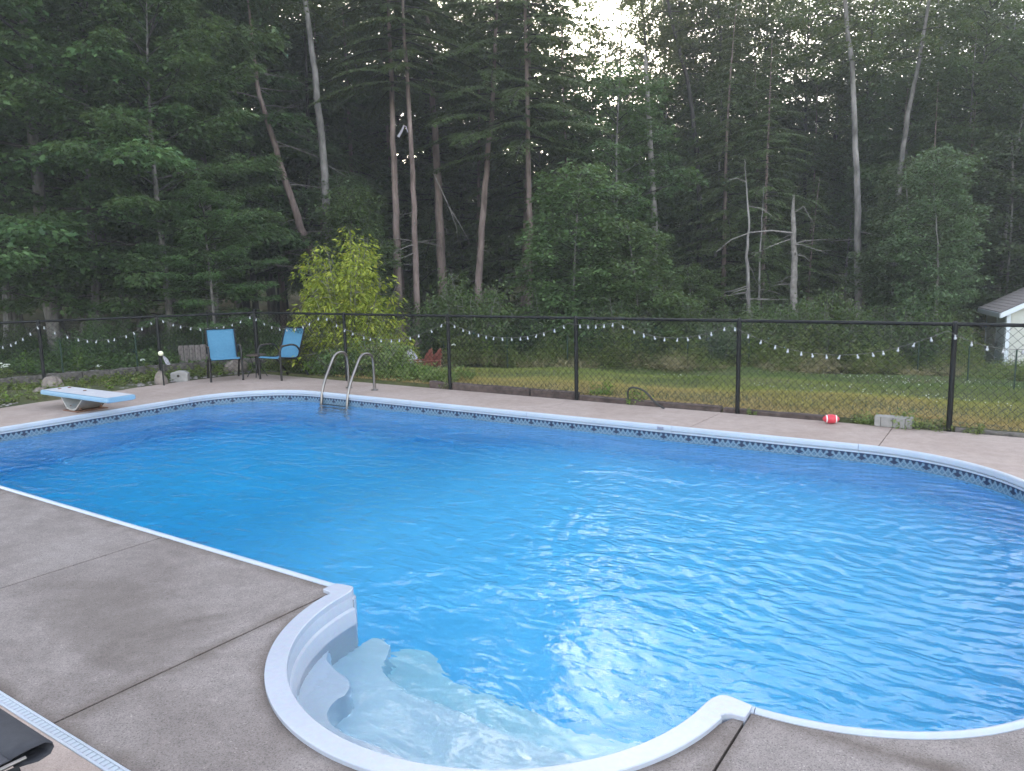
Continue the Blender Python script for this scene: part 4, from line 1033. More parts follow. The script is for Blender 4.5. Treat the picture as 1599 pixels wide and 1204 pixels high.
class Leaves:
    def __init__(s): s.P, s.D, s.N, s.L = [], [], [], []
    def spray(s, rng, c, az, rad, n, L, droop=.35, flat=.16, jit=.5, hang=.25):
        r = rad*np.sqrt(rng.uniform(.02, 1, n)); a = az + rng.normal(0, 1.25, n)
        off = np.stack([r*np.cos(a), r*np.sin(a), rng.normal(0, flat*rad, n) - droop*r*r/max(rad, .01)], 1)
        s.P.append(np.asarray(c)[None] + off)
        d = np.stack([np.cos(a), np.sin(a), np.full(n, -hang)], 1) + rng.normal(0, jit*.6, (n, 3)); s.D.append(d)
        nn = np.stack([rng.normal(0, jit, n), rng.normal(0, jit, n), np.ones(n)], 1); s.N.append(nn)
        s.L.append(L*rng.uniform(.65, 1.2, n))
    def mesh(s, name, shape, wr, mat):
        L = np.concatenate(s.L); return leaf_mesh(name, np.concatenate(s.P), np.concatenate(s.D), np.concatenate(s.N), L, L*wr, shape, mat)
def wob_trunk(rng, H, r0, r1, wob=.25, n=12, z0=-.4, sides=9):
    b = MB(); ph = rng.uniform(0, 6, 4)
    P = [(wob*(math.sin(z*.35+ph[0])-math.sin(ph[0])) * z/H, wob*(math.sin(z*.3+ph[1])-math.sin(ph[1])) * z/H, z) for z in np.linspace(z0, H, n)]
    R = [r0*1.35 if i == 0 else r0 + (r1-r0)*(i/(n-1))**.8 for i in range(n)]
    b.tube(P, R, sides); return b, P
def deciduous(seed, H, base, R, nl, per_m, k, L, shape='leaf', wr=.6, rad=.5, bend=.35, r0=.13, mat='maple', bark='bark_grey', top=.5, droop=.35, flat=.16, low=.65):
    rng = np.random.RandomState(seed); tr, TP = wob_trunk(rng, H*.96, r0, .015); lb = MB(); lv = Leaves()
    TP = np.array(TP)
    for i in range(nl):
        t = (i+rng.uniform(.1, .9))/nl; z = base + (H*.97-base)*t
        ax = np.array([np.interp(z, TP[:, 2], TP[:, 0]), np.interp(z, TP[:, 2], TP[:, 1]), z])
        az = i*2.39996 + rng.uniform(-.5, .5); prof = (low + (1-low)*math.sin(min(1, t*1.8)*math.pi/2))*(1 - (1-top)*t**1.6 if t < .85 else (1-(1-top)*.8)*max(.25, (1-t)/.15))
        ln = R*prof*rng.uniform(.6, 1.12); rise = -.05 + .95*t + rng.uniform(-.15, .2); P = []
        for s in np.linspace(0, 1, 6):
            h = ln*s*math.cos(rise*(1-.35*s)); P.append((ax[0]+h*math.cos(az+bend*s*rng.uniform(-.3, .3)), ax[1]+h*math.sin(az), ax[2] + ln*s*math.sin(rise) - .10*ln*s*s))
        lb.tube(P, [max(.005, (.006+.009*ln*(1 if r0 > .05 else .6))*(1-.85*s)) for s in np.linspace(0, 1, 6)], 5, cap=False); P = np.array(P)
        m = max(2, int(ln*per_m))
        for j in range(m):
            s = .28 + .76*(j+rng.uniform(0, 1))/m; s_ = min(s, 1.0)*5; i0 = min(4, int(s_)); c = P[i0] + (P[i0+1]-P[i0])*(s_-i0)
            side = rng.choice([-1, 1]); la = az + side*rng.uniform(.3, 1.2)*(1.1-s*.6); ll = rng.uniform(.1, .55)*ln*.42*(1.25-s*.7) + .1
            c2 = c + np.array([ll*math.cos(la), ll*math.sin(la), rng.uniform(-.12, .22)])
            lb.tube([c, (c+c2)/2+np.array([0, 0, .05]), c2], [.009, .006, .004], 3, cap=False)
            lv.spray(rng, c2, la, rad*rng.uniform(.7, 1.25), max(3, int(k*rng.uniform(.6, 1.3))), L, droop, flat)
    tr_o = tr.obj('trunk', M[bark]); lb_o = lb.obj('limbs', M['bark_dark']); r = (tr_o.data, lb_o.data, lv.mesh('crown', shape, wr, M[mat]), base, H)
    bpy.data.objects.remove(tr_o); bpy.data.objects.remove(lb_o); return r
def hemlock(seed, H, base, R, nb, r0=.14, mat='hemlock', bark='bark_brown', k=9, L=.17, drp=.32, gap=0.0):
    rng = np.random.RandomState(seed); tr, TP = wob_trunk(rng, H, r0, .012, .12); lb = MB(); P_, D_, N_, L_ = [], [], [], []
    for i in range(nb):
        t = (i+rng.uniform(0, 1))/nb; z = base + (H-base)*t
        if rng.rand() < gap: continue
        az = i*2.39996 + rng.uniform(-.6, .6); ln = R*((1-t)**.75*.9 + .08)*rng.uniform(.55, 1.15)
        if ln < .12: continue
        rise = rng.uniform(.0, .28) - .12*(1-t); pts = []
        for s in np.linspace(0, 1, 7): pts.append((ln*s*math.cos(az), ln*s*math.sin(az), z + ln*(rise*s - drp*s*s)))
        lb.tube(pts, [max(.004, (.008+.008*ln)*(1-.85*s)) for s in np.linspace(0, 1, 7)], 4, cap=False)
        pts = np.array(pts); m = max(4, int(ln*8.5)); ca, sa = math.cos(az), math.sin(az)
        for j in range(m):
            s = .16 + .84*(j+rng.uniform(.2, .8))/m; q = s*6; i0 = min(5, int(q)); c = pts[i0] + (pts[i0+1]-pts[i0])*(q-i0)
            for sd in (-1, 1):
                sl = (.10 + .38*ln*(1-s)*.75 + .10)*rng.uniform(.55, 1.2); sl = min(sl, .9); ta = az + sd*rng.uniform(.7, 1.15)
                nn = max(2, int(sl*k*1.5)); u = (np.arange(nn)+rng.uniform(.1, .9, nn))/nn
                px = c[None] + np.stack([np.cos(ta)*u*sl, np.sin(ta)*u*sl, -.28*sl*u*u + rng.normal(0, .012, nn)], 1)
                sg = rng.choice([-1, 1], nn); da = ta + sg*rng.uniform(.15, .8, nn)
                P_.append(px); D_.append(np.stack([np.cos(da), np.sin(da), -.25 + rng.normal(0, .15, nn) - .35*u], 1))
                N_.append(np.stack([rng.normal(0, .25, nn), rng.normal(0, .25, nn), np.ones(nn)], 1)); L_.append(L*rng.uniform(.65, 1.15, nn)*(1-.3*u))
    Lc = np.concatenate(L_); me = leaf_mesh('crown', np.concatenate(P_), np.concatenate(D_), np.concatenate(N_), Lc, Lc*.32, 'needle', M[mat])
    tr_o = tr.obj('trunk', M[bark]); lb_o = lb.obj('limbs', M['bark_dark']); r = (tr_o.data, lb_o.data, me, base, H)
    bpy.data.objects.remove(tr_o); bpy.data.objects.remove(lb_o); return r
def bushy(seed, H, R, ns, k, L, mat, shape='leaf', wr=.55, upright=.5, rad=.3, droop=.4, bark='bark_grey', per=5, cone=0.0):
    rng = np.random.RandomState(seed); lb = MB(); lv = Leaves()
    for i in range(ns):
        az = rng.uniform(0, 6.28); out = R*math.sqrt(rng.uniform(0.02, 1)); top = H*(1 - (.55+cone)*(out/R)**1.5)*rng.uniform(.72, 1.05)
        P = []; a0 = rng.uniform(0, .12)
        for s in np.linspace(0, 1, 6): P.append((out*math.cos(az)*(s**.85)*.9 + a0*math.cos(az), out*math.sin(az)*(s**.85)*.9 + a0*math.sin(az), top*s))
        lb.tube(P, [max(.003, .014*(1-.8*s)) for s in np.linspace(0, 1, 6)], 4, cap=False); P = np.array(P)
        m = max(3, int(top*per))
        for j in range(m):
            s = .12 + .88*(j+rng.uniform(0, 1))/m; q = s*5; i0 = min(4, int(q)); c = P[i0] + (P[i0+1]-P[i0])*(q-i0)
            ta = rng.uniform(0, 6.28); ll = rng.uniform(.05, .32)*R*(1.15-.7*s); c2 = c + np.array([ll*math.cos(ta), ll*math.sin(ta), rng.uniform(-.03, .15)])
            lb.tube([c, c2], [.005, .003], 3, cap=False)
            lv.spray(rng, c2, ta, rad*rng.uniform(.6, 1.2), max(3, int(k*rng.uniform(.6, 1.3))), L, droop, .3, .6, .5)
    lb_o = lb.obj('stems', M[bark]); r = (None, lb_o.data, lv.mesh('foliage', shape, wr, M[mat]), 0, H); bpy.data.objects.remove(lb_o); return r

PR = {}
PR['oak'] = [deciduous(11, 15, 2.0, 5.0, 58, 5.0, 42, .20, 'oak', .66, .60, r0=.19, mat='oak', top=.55, low=.8, flat=.10),
             deciduous(12, 14, 2.4, 4.4, 54, 5.0, 42, .20, 'oak', .66, .60, r0=.16, mat='oak', top=.55, low=.8, flat=.10)]
PR['maple'] = [deciduous(21, 12, 1.6, 3.2, 60, 5.4, 46, .135, 'lobed', .85, .46, r0=.11, mat='maple', low=.7, flat=.10),
               deciduous(22, 11, 2.6, 2.9, 54, 5.4, 46, .135, 'lobed', .85, .46, r0=.10, mat='maple', low=.6, flat=.10),
               deciduous(23, 9, 1.0, 2.7, 54, 5.4, 46, .13, 'lobed', .85, .44, r0=.08, mat='maple', low=.75, flat=.10)]
PR['tall'] = [deciduous(31, 17, 6.0, 3.3, 44, 3.6, 46, .14, 'leaf', .75, .50, r0=.15, mat='tall', bark='bark_dark', low=.5, top=.6, flat=.2),
              deciduous(32, 18, 7.0, 3.0, 40, 3.5, 44, .14, 'leaf', .75, .50, r0=.14, mat='tall', bark='bark_grey', low=.45, top=.6, flat=.2),
              deciduous(33, 16, 5.5, 3.6, 46, 3.5, 44, .14, 'leaf', .75, .5, r0=.15, mat='tall', bark='bark_dark', low=.55, top=.6, flat=.2)]
PR['hemlock'] = [hemlock(41, 16, 4.2, 3.4, 100, .16, k=20, L=.18), hemlock(42, 14, 2.4, 3.3, 100, .14, k=20, L=.18), hemlock(43, 9, .8, 2.6, 80, .10, k=20, L=.16)]
PR['sapling'] = [deciduous(51, 5.5, .7, 1.35, 54, 8.0, 46, .10, 'leaf', .7, .34, r0=.03, mat='shrub', low=.8, top=.45, flat=.2),
                 deciduous(52, 6.5, 1.2, 1.5, 58, 8.0, 46, .10, 'leaf', .7, .34, r0=.035, mat='shrub_pale', low=.7, top=.45, flat=.2),
                 deciduous(53, 4.5, .4, 1.3, 50, 8.0, 46, .105, 'leaf', .7, .34, r0=.026, mat='shrub', low=.9, top=.4, flat=.2)]
PR['shrub'] = [bushy(61, 2.4, 1.35, 34, 22, .11, 'shrub', per=8), bushy(62, 3.0, 1.5, 36, 22, .105, 'shrub', per=7.5), bushy(63, 2.0, 1.5, 34, 20, .12, 'maple', 'lobed', .8, per=8), bushy(64, 2.7, 1.4, 34, 22, .09, 'shrub_pale', per=8)]

def inst(name, me, parent, loc=(0, 0, 0), rot=(0, 0, 0), sc=1.0, mat=None):
    o = bpy.data.objects.new(name, me); COL.objects.link(o); o.parent = parent; o.location = loc; o.rotation_euler = rot
    o.scale = (sc, sc, sc) if not hasattr(sc, '__len__') else sc
    if mat is not None: o.material_slots[0].link = 'OBJECT'; o.material_slots[0].material = mat
    return o
def plant(name, label, cat, kind, i, p, sc=1.0, group=None, rz=None, mat=None, tilt=(0, 0), wide=1.0):
    pr = PR[kind][i % len(PR[kind])]; t = thing(name, label, cat, p, 0, group)
    r_ = (tilt[0], tilt[1], rnd.uniform(0, 6.28) if rz is None else rz); s3 = (sc*wide, sc*wide, sc)
    if pr[0] is not None: inst('trunk', pr[0], t, rot=r_, sc=s3); inst('limbs', pr[1], t, rot=r_, sc=s3); inst('crown', pr[2], t, rot=r_, sc=s3, mat=mat)
    else: inst('stems', pr[1], t, rot=r_, sc=s3); inst('foliage', pr[2], t, rot=r_, sc=s3, mat=mat)
    return t
def px_tree(name, label, path, d, rpx, bark, crown=None, dead=0, group=None, extend=6.0, cat='tree', seed=1, broken=False, twig=1.0, twigmat='dead_wood'):
    """a trunk traced along photo pixels at distance d, standing on the ground there"""
    rs = random.Random(seed); P = [at(x, y, d) for x, y in path]
    b0 = np.array(P[0]); s = (P[1]-P[0]); s = s/max(.05, s[2]) if s[2] > .05 else np.array([0, 0, 1.]); gz = ground_z(b0[0], b0[1])
    foot = b0 - s*min(3.0, (b0[2]-gz))*.6; foot[2] = gz - .1; P = [foot] + P
    if not broken:
        e = P[-1]-P[-2]; e = e/max(.3, e[2]); P.append(P[-1] + np.array([e[0]*.6, e[1]*.6, 1.0])*extend)
    r0 = rpx*d/FPX; n = len(P); t = thing(name, label, cat, P[0], 0, group); L = [p_-P[0] for p_ in P]
    Q = []                                    # refine with slight irregularity
    for a, c in zip(L[:-1], L[1:]):
        for k in range(4): Q.append(a + (c-a)*k/4 + np.array([rs.uniform(-.02, .02), rs.uniform(-.02, .02), 0])*(1 if Q else 0))
    Q.append(L[-1]); m_ = len(Q); zt = Q[-1][2]
    R = [r0*(1.45 if i == 0 else (1.0 - (.55 if broken else .9)*(q_[2]/zt)**1.2)) for i, q_ in enumerate(Q)]
    b = MB(); b.tube([tuple(q_) for q_ in Q], R, 10)
    if broken:                                # splintered top
        e = Q[-1]; r_ = R[-1]
        for k in range(4):
            a = k*1.6; b.tube([(e[0]+r_*.5*math.cos(a), e[1]+r_*.5*math.sin(a), e[2]-.15), (e[0]+r_*.4*math.cos(a), e[1]+r_*.4*math.sin(a), e[2]+rs.uniform(.12, .55))], [r_*.5, .004], 4)
    b.obj('trunk', M[bark], t)
    zs = [q_[2] for q_ in Q]
    def axis(z): return np.array([np.interp(z, zs, [q_[0] for q_ in Q]), np.interp(z, zs, [q_[1] for q_ in Q]), z])
    if dead:
        for k in range(dead):
            z = rs.uniform(.12, .92 if broken else (.5 if twig < 1.3 else .95))*min(zt, 9.0); c = axis(z); a = rs.uniform(0, 6.28); ln = rs.uniform(.5, 1.9)*twig
            pts = [c]; dirv = np.array([math.cos(a), math.sin(a), rs.uniform(-.25, .35)])
            for q_ in range(4): dirv = dirv + np.array([rs.uniform(-.25, .25), rs.uniform(-.25, .25), rs.uniform(-.25, .15)]); pts.append(pts[-1] + dirv/np.linalg.norm(dirv)*ln/4)
            b = MB(); b.tube([tuple(q_) for q_ in pts], [.018, .014, .010, .007, .003], 4, cap=False)
            for q_ in range(3):
                s0_ = pts[1+q_]; a2 = a + rs.choice([-1, 1])*rs.uniform(.5, 1.1); l2 = ln*rs.uniform(.15, .4)
                b.tube([tuple(s0_), (s0_[0]+l2*math.cos(a2), s0_[1]+l2*math.sin(a2), s0_[2]+rs.uniform(-.3, .15)*l2)], [.007, .002], 3, cap=False)
            b.obj('dead_branch', M[twigmat], t)
    if crown:
        kind, i, ypx, sc, mat = crown; pr = PR[kind][i]; zc = at(path[0][0], ypx, d)[2] - P[0][2]; base = pr[3]*sc; c = axis(zc)
        e = axis(min(zt, zc+5)) - c; e = e/np.linalg.norm(e); tx, ty = -math.asin(max(-.6, min(.6, e[1]))), math.asin(max(-.6, min(.6, e[0])))
        rot = Matrix.Rotation(ty, 4, 'Y') @ Matrix.Rotation(tx, 4, 'X') @ Matrix.Rotation(rs.uniform(0, 6.28), 4, 'Z')
        for nm, me, mm in (('limbs', pr[1], None), ('crown', pr[2], M[mat] if mat else None)):
            o = inst(nm, me, t, mat=mm); o.matrix_local = Matrix.Translation(Vector(c)) @ rot @ Matrix.Translation(Vector((0, 0, -base))) @ Matrix.Scale(sc, 4)
    return t

def gp0(px, d): q = ground_at(px, d); return (q[0], q[1], q[2])
# ---- trees one can tell apart
px_tree('oak_tree', 'big oak with layered branches over the left end of the fence', [(82, 500), (74, 440), (60, 300), (45, 120)], 19.5, 11, 'bark_grey', ('oak', 0, 420, 1.0, None), seed=2)
px_tree('oak_tree', 'oak with pale leafy boughs behind the diving board corner', [(150, 470), (165, 300), (200, 140), (215, 60)], 22.5, 7, 'bark_grey', ('oak', 1, 330, 1.0, None), seed=3)
px_tree('slender_tree', 'slender grey tree leaning left, right of the big oak', [(336, 480), (332, 400), (318, 250), (304, 130), (290, 20)], 23.5, 6, 'bark_grey', ('oak', 1, 300, .62, None), dead=2, seed=4)
px_tree('dead_tree', 'leaning bare trunk with many dead side branches, left of the golden shrub', [(492, 405), (470, 355), (445, 280), (425, 215), (405, 150), (398, 100)], 24, 7.5, 'bark_brown', None, dead=34, seed=5, extend=3, twig=1.5)
px_tree('tall_tree', 'tall pale trunk curving up out of the picture above the golden shrub', [(517, 400), (510, 330), (503, 220), (491, 110), (476, 0)], 23.5, 7.5, 'bark_pale', ('tall', 1, 40, .8, None), dead=2, seed=6)
px_tree('hemlock_tree', 'hemlock trunk with a green spray across it, right of the golden shrub', [(622, 430), (618, 330), (614, 220), (611, 110)], 24.5, 6.5, 'bark_brown', ('hemlock', 0, 150, .70, None), dead=6, seed=7)
px_tree('hemlock_tree', 'thin straight reddish hemlock trunk, just left of the fence post by the white chair', [(650, 450), (648, 350), (643, 240), (636, 130)], 24.0, 5.5, 'bark_brown', ('hemlock', 1, 130, .85, None), dead=4, seed=8)
px_tree('hemlock_tree', 'thick dark brown hemlock trunk in deep shade near the middle', [(690, 420), (686, 330), (681, 230), (673, 120)], 27.5, 8, 'bark_brown', ('hemlock', 0, 150, .95, None), dead=6, seed=9)
px_tree('hemlock_tree', 'hemlock trunk leaning right, above the middle shrubs', [(748, 430), (752, 360), (759, 270), (768, 180)], 25.5, 6.5, 'bark_brown', ('hemlock', 1, 215, .92, None), dead=4, seed=10)
px_tree('hemlock_tree', 'straight hemlock trunk left of the tall dark sapling', [(828, 460), (828, 360), (826, 270), (822, 100)], 25, 5.5, 'bark_brown', ('hemlock', 0, 240, .98, None), dead=4, seed=11)
px_tree('snag', 'broken pale dead snag with a splintered top standing clear of the leaves', [(1022, 345), (1018, 260), (1013, 180), (1008, 95)], 28.5, 6, 'dead_wood', None, dead=2, seed=12, broken=True)
px_tree('tall_tree', 'thin dark trunk leaning left, right of the broken snag', [(1092, 300), (1086, 210), (1072, 120), (1048, 30)], 31, 5, 'bark_dark', ('tall', 0, 130, .8, None), seed=13)
px_tree('tall_tree', 'straight dark trunk against the bright sky, right of the snag', [(1131, 330), (1130, 200), (1127, 100), (1122, 10)], 32, 5, 'bark_dark', ('tall', 2, 120, .75, None), seed=14)
px_tree('grey_tree', 'tall grey forked trunk right of the lichen-covered stub', [(1340, 450), (1339, 330), (1335, 200), (1330, 100), (1320, 10)], 25, 6, 'bark_pale', ('tall', 1, 110, .8, None), dead=3, seed=15)
px_tree('grey_tree', 'grey trunk leaning right, beside the forked trunk', [(1398, 380), (1404, 280), (1418, 180), (1440, 70)], 28, 5.5, 'bark_pale', ('tall', 0, 120, .8, None), dead=3, seed=16)
st_ = px_tree('stub_tree', 'short broken trunk with pale crooked lichen branches', [(1240, 445), (1240, 390), (1238, 330)], 23.5, 7, 'dead_wood', None, dead=9, seed=17, broken=True, twig=.9)
cr_ = px_tree('crooked_tree', 'thin crooked trunk with pale dead branches, left of the lichen-covered stub', [(1169, 470), (1166, 400), (1170, 340), (1164, 275)], 24, 4, 'bark_grey', None, dead=8, seed=18, extend=.5)
px_tree('thin_tree', 'thin dark stem close to the crooked trunk', [(1186, 470), (1187, 400), (1190, 340)], 25, 2.5, 'bark_grey', None, seed=19, dead=2, extend=1)
px_tree('young_birch', 'young pale-stemmed tree with fresh leaves in front of the shed', [(1462, 510), (1465, 400), (1460, 320)], 20.5, 2.6, 'bark_pale', ('sapling', 1, 480, .80, None), seed=20, extend=.6)
px_tree('thin_tree', 'thin trunk in the gap above the shed roof', [(1505, 330), (1508, 280), (1512, 230)], 28, 3, 'bark_grey', ('maple', 1, 260, .8, None), seed=21, extend=4)
px_tree('thin_tree', 'pale thin snag among the hemlocks left of the broken snag', [(958, 330), (956, 260), (955, 190)], 29, 2.8, 'dead_wood', None, dead=5, seed=22, extend=.5)
px_tree('dark_tree', 'dark double stem in the gap by the glowing sky on the left', [(385, 300), (375, 200), (372, 100), (368, 20)], 29, 5, 'bark_dark', ('tall', 2, 120, .72, None), seed=23)
px_tree('dark_tree', 'thin dark trunk between the leaning dead tree and the tall pale trunk', [(478, 330), (482, 240), (480, 150)], 28, 4, 'bark_dark', ('tall', 0, 60, .7, None), seed=24)

plant('oak_tree', 'oak bough hanging low over the fence at the left edge', 'tree', 'oak', 1, gp0(-75, 17.2), .80, rz=1.0)
plant('oak_tree', 'oak with low pale boughs right of the slender leaning tree', 'tree', 'oak', 0, gp0(262, 19.5), .62, rz=2.2)
plant('oak_tree', 'small oak with low leafy boughs behind the left blue chair', 'tree', 'oak', 1, gp0(330, 18.6), .30, rz=.4, wide=1.25)
plant('oak_tree', 'leafy oak filling the gap behind the thin post', 'tree', 'oak', 0, gp0(150, 20.5), .74, rz=4.0)
def branch_on(t, pts, d, r0, mat):            # a dead branch traced at the tree's own distance
    P = [at(x, y, d + dd) - np.array(t.location) for x, y, dd in pts]; b = MB(); n = len(P)
    b.tube([tuple(q_) for q_ in P], [r0*(1-.75*i/(n-1)) for i in range(n)], 5); b.obj('dead_branch', M[mat], t)
branch_on(st_, [(1240, 364, 0), (1205, 360, -.3), (1172, 363, -.5), (1142, 374, -.6), (1118, 394, -.6)], 23.5, .03, 'dead_wood')
branch_on(st_, [(1238, 334, 0), (1255, 322, -.2), (1262, 335, -.3), (1270, 348, -.3)], 23.5, .02, 'dead_wood')
branch_on(st_, [(1240, 398, 0), (1256, 400, -.2), (1264, 408, -.3)], 23.5, .018, 'dead_wood')
branch_on(cr_, [(1165, 284, 0), (1150, 278, -.2), (1136, 282, -.3)], 24, .022, 'dead_wood')
branch_on(cr_, [(1169, 322, 0), (1190, 326, -.2), (1212, 342, -.3)], 24, .018, 'dead_wood')
q = at(676, 270, 25.0); hb = thing('fallen_branch', 'long pale dead branch hanging down beside the thick brown trunk', 'branch', q)
for pts in ([(676, 270, 0), (690, 298, 0), (702, 325, 0), (712, 352, 0), (716, 378, 0)], [(702, 325, 0), (718, 350, .1), (732, 375, .2)]): branch_on(hb, pts, 25.0, .018, 'dead_wood')
q = at(624, 213, 24.0); hb = thing('broken_bough', 'short white broken bough hooked on the trunk with the green spray', 'branch', q)
branch_on(hb, [(622, 214, 0), (627, 205, 0), (631, 196, 0), (634, 198, 0), (637, 207, 0)], 24.0, .045, 'white_wood')
# ---- shrubs and saplings one can tell apart
def gp(px, d, dz=0.0): q = ground_at(px, d); return (q[0], q[1], q[2]+dz)
plant('sapling', 'dark leafy sapling standing tall right of the straight hemlock trunk', 'tree', 'sapling', 0, gp(895, 21.0), .98, wide=1.25)
plant('sapling', 'bright green young tree right of the dark sapling', 'tree', 'sapling', 2, gp(1000, 20.6), .86, wide=1.2)
plant('sapling', 'pale leafy tree behind the young birch, left of the shed', 'tree', 'sapling', 1, gp(1428, 22.8), .95, wide=1.05)
plant('sapling', 'tall pale sapling behind the shed roof', 'tree', 'sapling', 1, gp(1570, 25.5), 1.15, wide=1.3)
plant('sapling', 'small leafy sapling between the tall pale trunk and the hemlock trunks', 'tree', 'sapling', 0, gp(560, 22.5), .86)
plant('shrub', 'wide leafy bush under the leaning hemlock trunk', 'shrub', 'shrub', 1, gp(735, 19.8), .95)
plant('shrub', 'round dark bush in front of the forked grey trunk', 'shrub', 'shrub', 0, gp(1352, 21), .72)
plant('shrub', 'low bush below the lichen-covered stub', 'shrub', 'shrub', 2, gp(1215, 21.5), .95)

# golden shrub: several drooping stems in a loose pyramid
gsh = None
PR['gold'] = [bushy(71, 3.2, 1.52, 88, 22, .115, 'gold', 'leaf', .38, rad=.20, droop=.45, per=8, cone=.30)]
q = at(549, 590, 16.0); gsh = plant('golden_shrub', 'bright yellow-green shrub behind the corner of the fence', 'shrub', 'gold', 0, (q[0], q[1], ground_z(q[0], q[1])), 1.0, rz=.6)
PR['under'] = [bushy(72, 1.15, .85, 40, 16, .085, 'weed', 'leaf', .45, rad=.2, droop=.5, per=10)]
for px, d, lab, sc, mt in ((476, 15.5, 'leafy weeds at the foot of the golden shrub, by the angled chair', .62, 'weed'), (585, 14.7, 'leafy plant below the golden shrub, behind the ladder hoops', .75, 'weed'),
                           (622, 14.6, 'green plant at the right foot of the golden shrub', .42, 'lush'), (664, 14.2, 'green clump in front of the garden chairs', .26, 'lush'),
                           (545, 14.7, 'dark leafy clump behind the left ladder hoop', .6, 'shrub'), (508, 14.9, 'bright low clump between the angled chair and the ladder', .40, 'lush')):
    q = at(px, 590, d); plant('bush', lab, 'plant', 'under', 0, (q[0], q[1], ground_z(q[0], q[1])), sc, 'plants under the golden shrub', mat=M[mt], wide=1.3)

# ---- the woods behind, tree by tree
rs = random.Random(99)
LAND = [(-40, 'the left end of the fence'), (82, 'the big oak'), (165, 'the oak with pale boughs'), (250, 'the globe lamp'), (325, 'the slender leaning tree'), (380, 'the dark double stem'), (445, 'the leaning bare trunk'), (505, 'the tall pale trunk'),
        (555, 'the golden shrub'), (615, 'the trunk with the green spray'), (645, 'the thin reddish trunk'), (688, 'the thick brown trunk'), (752, 'the trunk leaning right'), (828, 'the straight hemlock trunk'), (895, 'the dark sapling'),
        (956, 'the pale thin snag'), (1013, 'the broken snag'), (1085, 'the thin dark leaning trunk'), (1130, 'the straight dark trunk'), (1168, 'the crooked trunk'), (1240, 'the lichen-covered stub'), (1338, 'the forked grey trunk'),
        (1405, 'the grey leaning trunk'), (1462, 'the young birch'), (1510, 'the thin trunk by the shed'), (1570, 'the shed')]
NOUN = {'oak': 'layered dark oak', 'maple': 'leafy broadleaf tree', 'tall': 'tall thin-crowned tree', 'hemlock': 'dark drooping hemlock', 'sapling': 'leafy sapling', 'shrub': 'green shrub'}
SEEN = {}
def where(k, px, d):
    lx, nm = min(LAND, key=lambda q_: abs(q_[0]-px)); df = px-lx
    rel = ('just left of' if df < -9 else 'just right of' if df > 9 else 'in line with')
    dep = ('at the wood edge' if d < 26 else 'in the second rank' if d < 31.5 else 'deeper in' if d < 37.5 else 'far back' if d < 42 else 'farthest back')
    return '%s %s, %s %s' % (NOUN[k], dep, rel, nm)
def row(d0, d1, x0, x1, step, kinds, sc, group, cat='tree', wide=(1, 1), skip=()):
    x = x0
    while x < x1:
        d = rs.uniform(d0, d1); k, ii = rs.choice(kinds); s_ = rs.uniform(*sc); tl = (rs.uniform(-.04, .04), rs.uniform(-.04, .04)); wd = rs.uniform(*wide)
        if not any(a <= x <= b_ for a, b_ in skip):
            plant({'oak': 'oak_tree', 'maple': 'maple_tree', 'tall': 'tall_tree', 'hemlock': 'hemlock_tree', 'sapling': 'sapling', 'shrub': 'shrub'}[k], where(k, x, d), cat, k, ii, gp(x, d), s_, group, tilt=tl, wide=wd)
        x += step*rs.uniform(.75, 1.25)
G1, G2, G3 = 'trees deep in the woods', 'tall trees against the sky', 'trees behind the fence'
row(19.5, 21.5, 690, 1500, 58, [('shrub', 0), ('shrub', 1), ('shrub', 2), ('shrub', 3)], (.58, .86), 'shrubs along the edge of the woods', 'shrub')
row(17.6, 19.4, -60, 470, 56, [('shrub', 0), ('shrub', 2), ('shrub', 1)], (.36, .52), 'shrubs along the edge of the woods', 'shrub')
row(22.0, 24.5, 560, 1500, 74, [('sapling', 0), ('sapling', 1), ('sapling', 2), ('shrub', 1)], (.60, .90), 'saplings at the edge of the woods', 'tree', (1.2, 1.5), skip=[(585, 865), (1140, 1260), (1300, 1375)])
row(21.5, 25.0, -120, 290, 100, [('maple', 2), ('maple', 0), ('oak', 1)], (.72, .95), G3)
row(25.0, 28.5, -150, 380, 62, [('oak', 0), ('oak', 1), ('maple', 0), ('oak', 0)], (.95, 1.25), G3)
row(30.0, 34.0, -150, 470, 60, [('oak', 0), ('oak', 1), ('maple', 0)], (1.1, 1.4), G3)
row(28.5, 32.0, 440, 850, 58, [('hemlock', 1), ('hemlock', 0), ('hemlock', 0), ('hemlock', 1)], (.85, 1.12), G3)
row(25.5, 29.5, 900, 1500, 70, [('hemlock', 2), ('hemlock', 1), ('maple', 1), ('maple', 2)], (.66, .90), G3, skip=[(985, 1045), (1300, 1370)])
row(26.0, 30.0, 1500, 1720, 70, [('hemlock', 2), ('maple', 0), ('maple', 1)], (.9, 1.1), G3)
row(30.5, 33.5, 990, 1750, 64, [('maple', 0), ('hemlock', 1), ('maple', 1)], (.75, 1.05), G1)
row(33.0, 36.0, 380, 1720, 49, [('tall', 0), ('tall', 1), ('tall', 2)], (.85, 1.08), G2, skip=[(862, 985)])
row(35.0, 39.0, -150, 850, 64, [('maple', 0), ('hemlock', 0), ('hemlock', 1), ('oak', 1)], (.9, 1.15), G1, skip=[(360, 460)])
row(35.0, 39.0, 985, 1750, 62, [('maple', 0), ('hemlock', 0), ('maple', 1)], (.85, 1.12), G1)
row(38.0, 43.0, 330, 1750, 52, [('tall', 0), ('tall', 1), ('tall', 2)], (.95, 1.15), G2, skip=[(878, 968)])
row(42.0, 50.0, -200, 1800, 60, [('maple', 0), ('hemlock', 1), ('maple', 1)], (.8, 1.05), G1)
row(31.0, 33.5, 868, 992, 30, [('maple', 2), ('hemlock', 2)], (1.18, 1.36), G1)

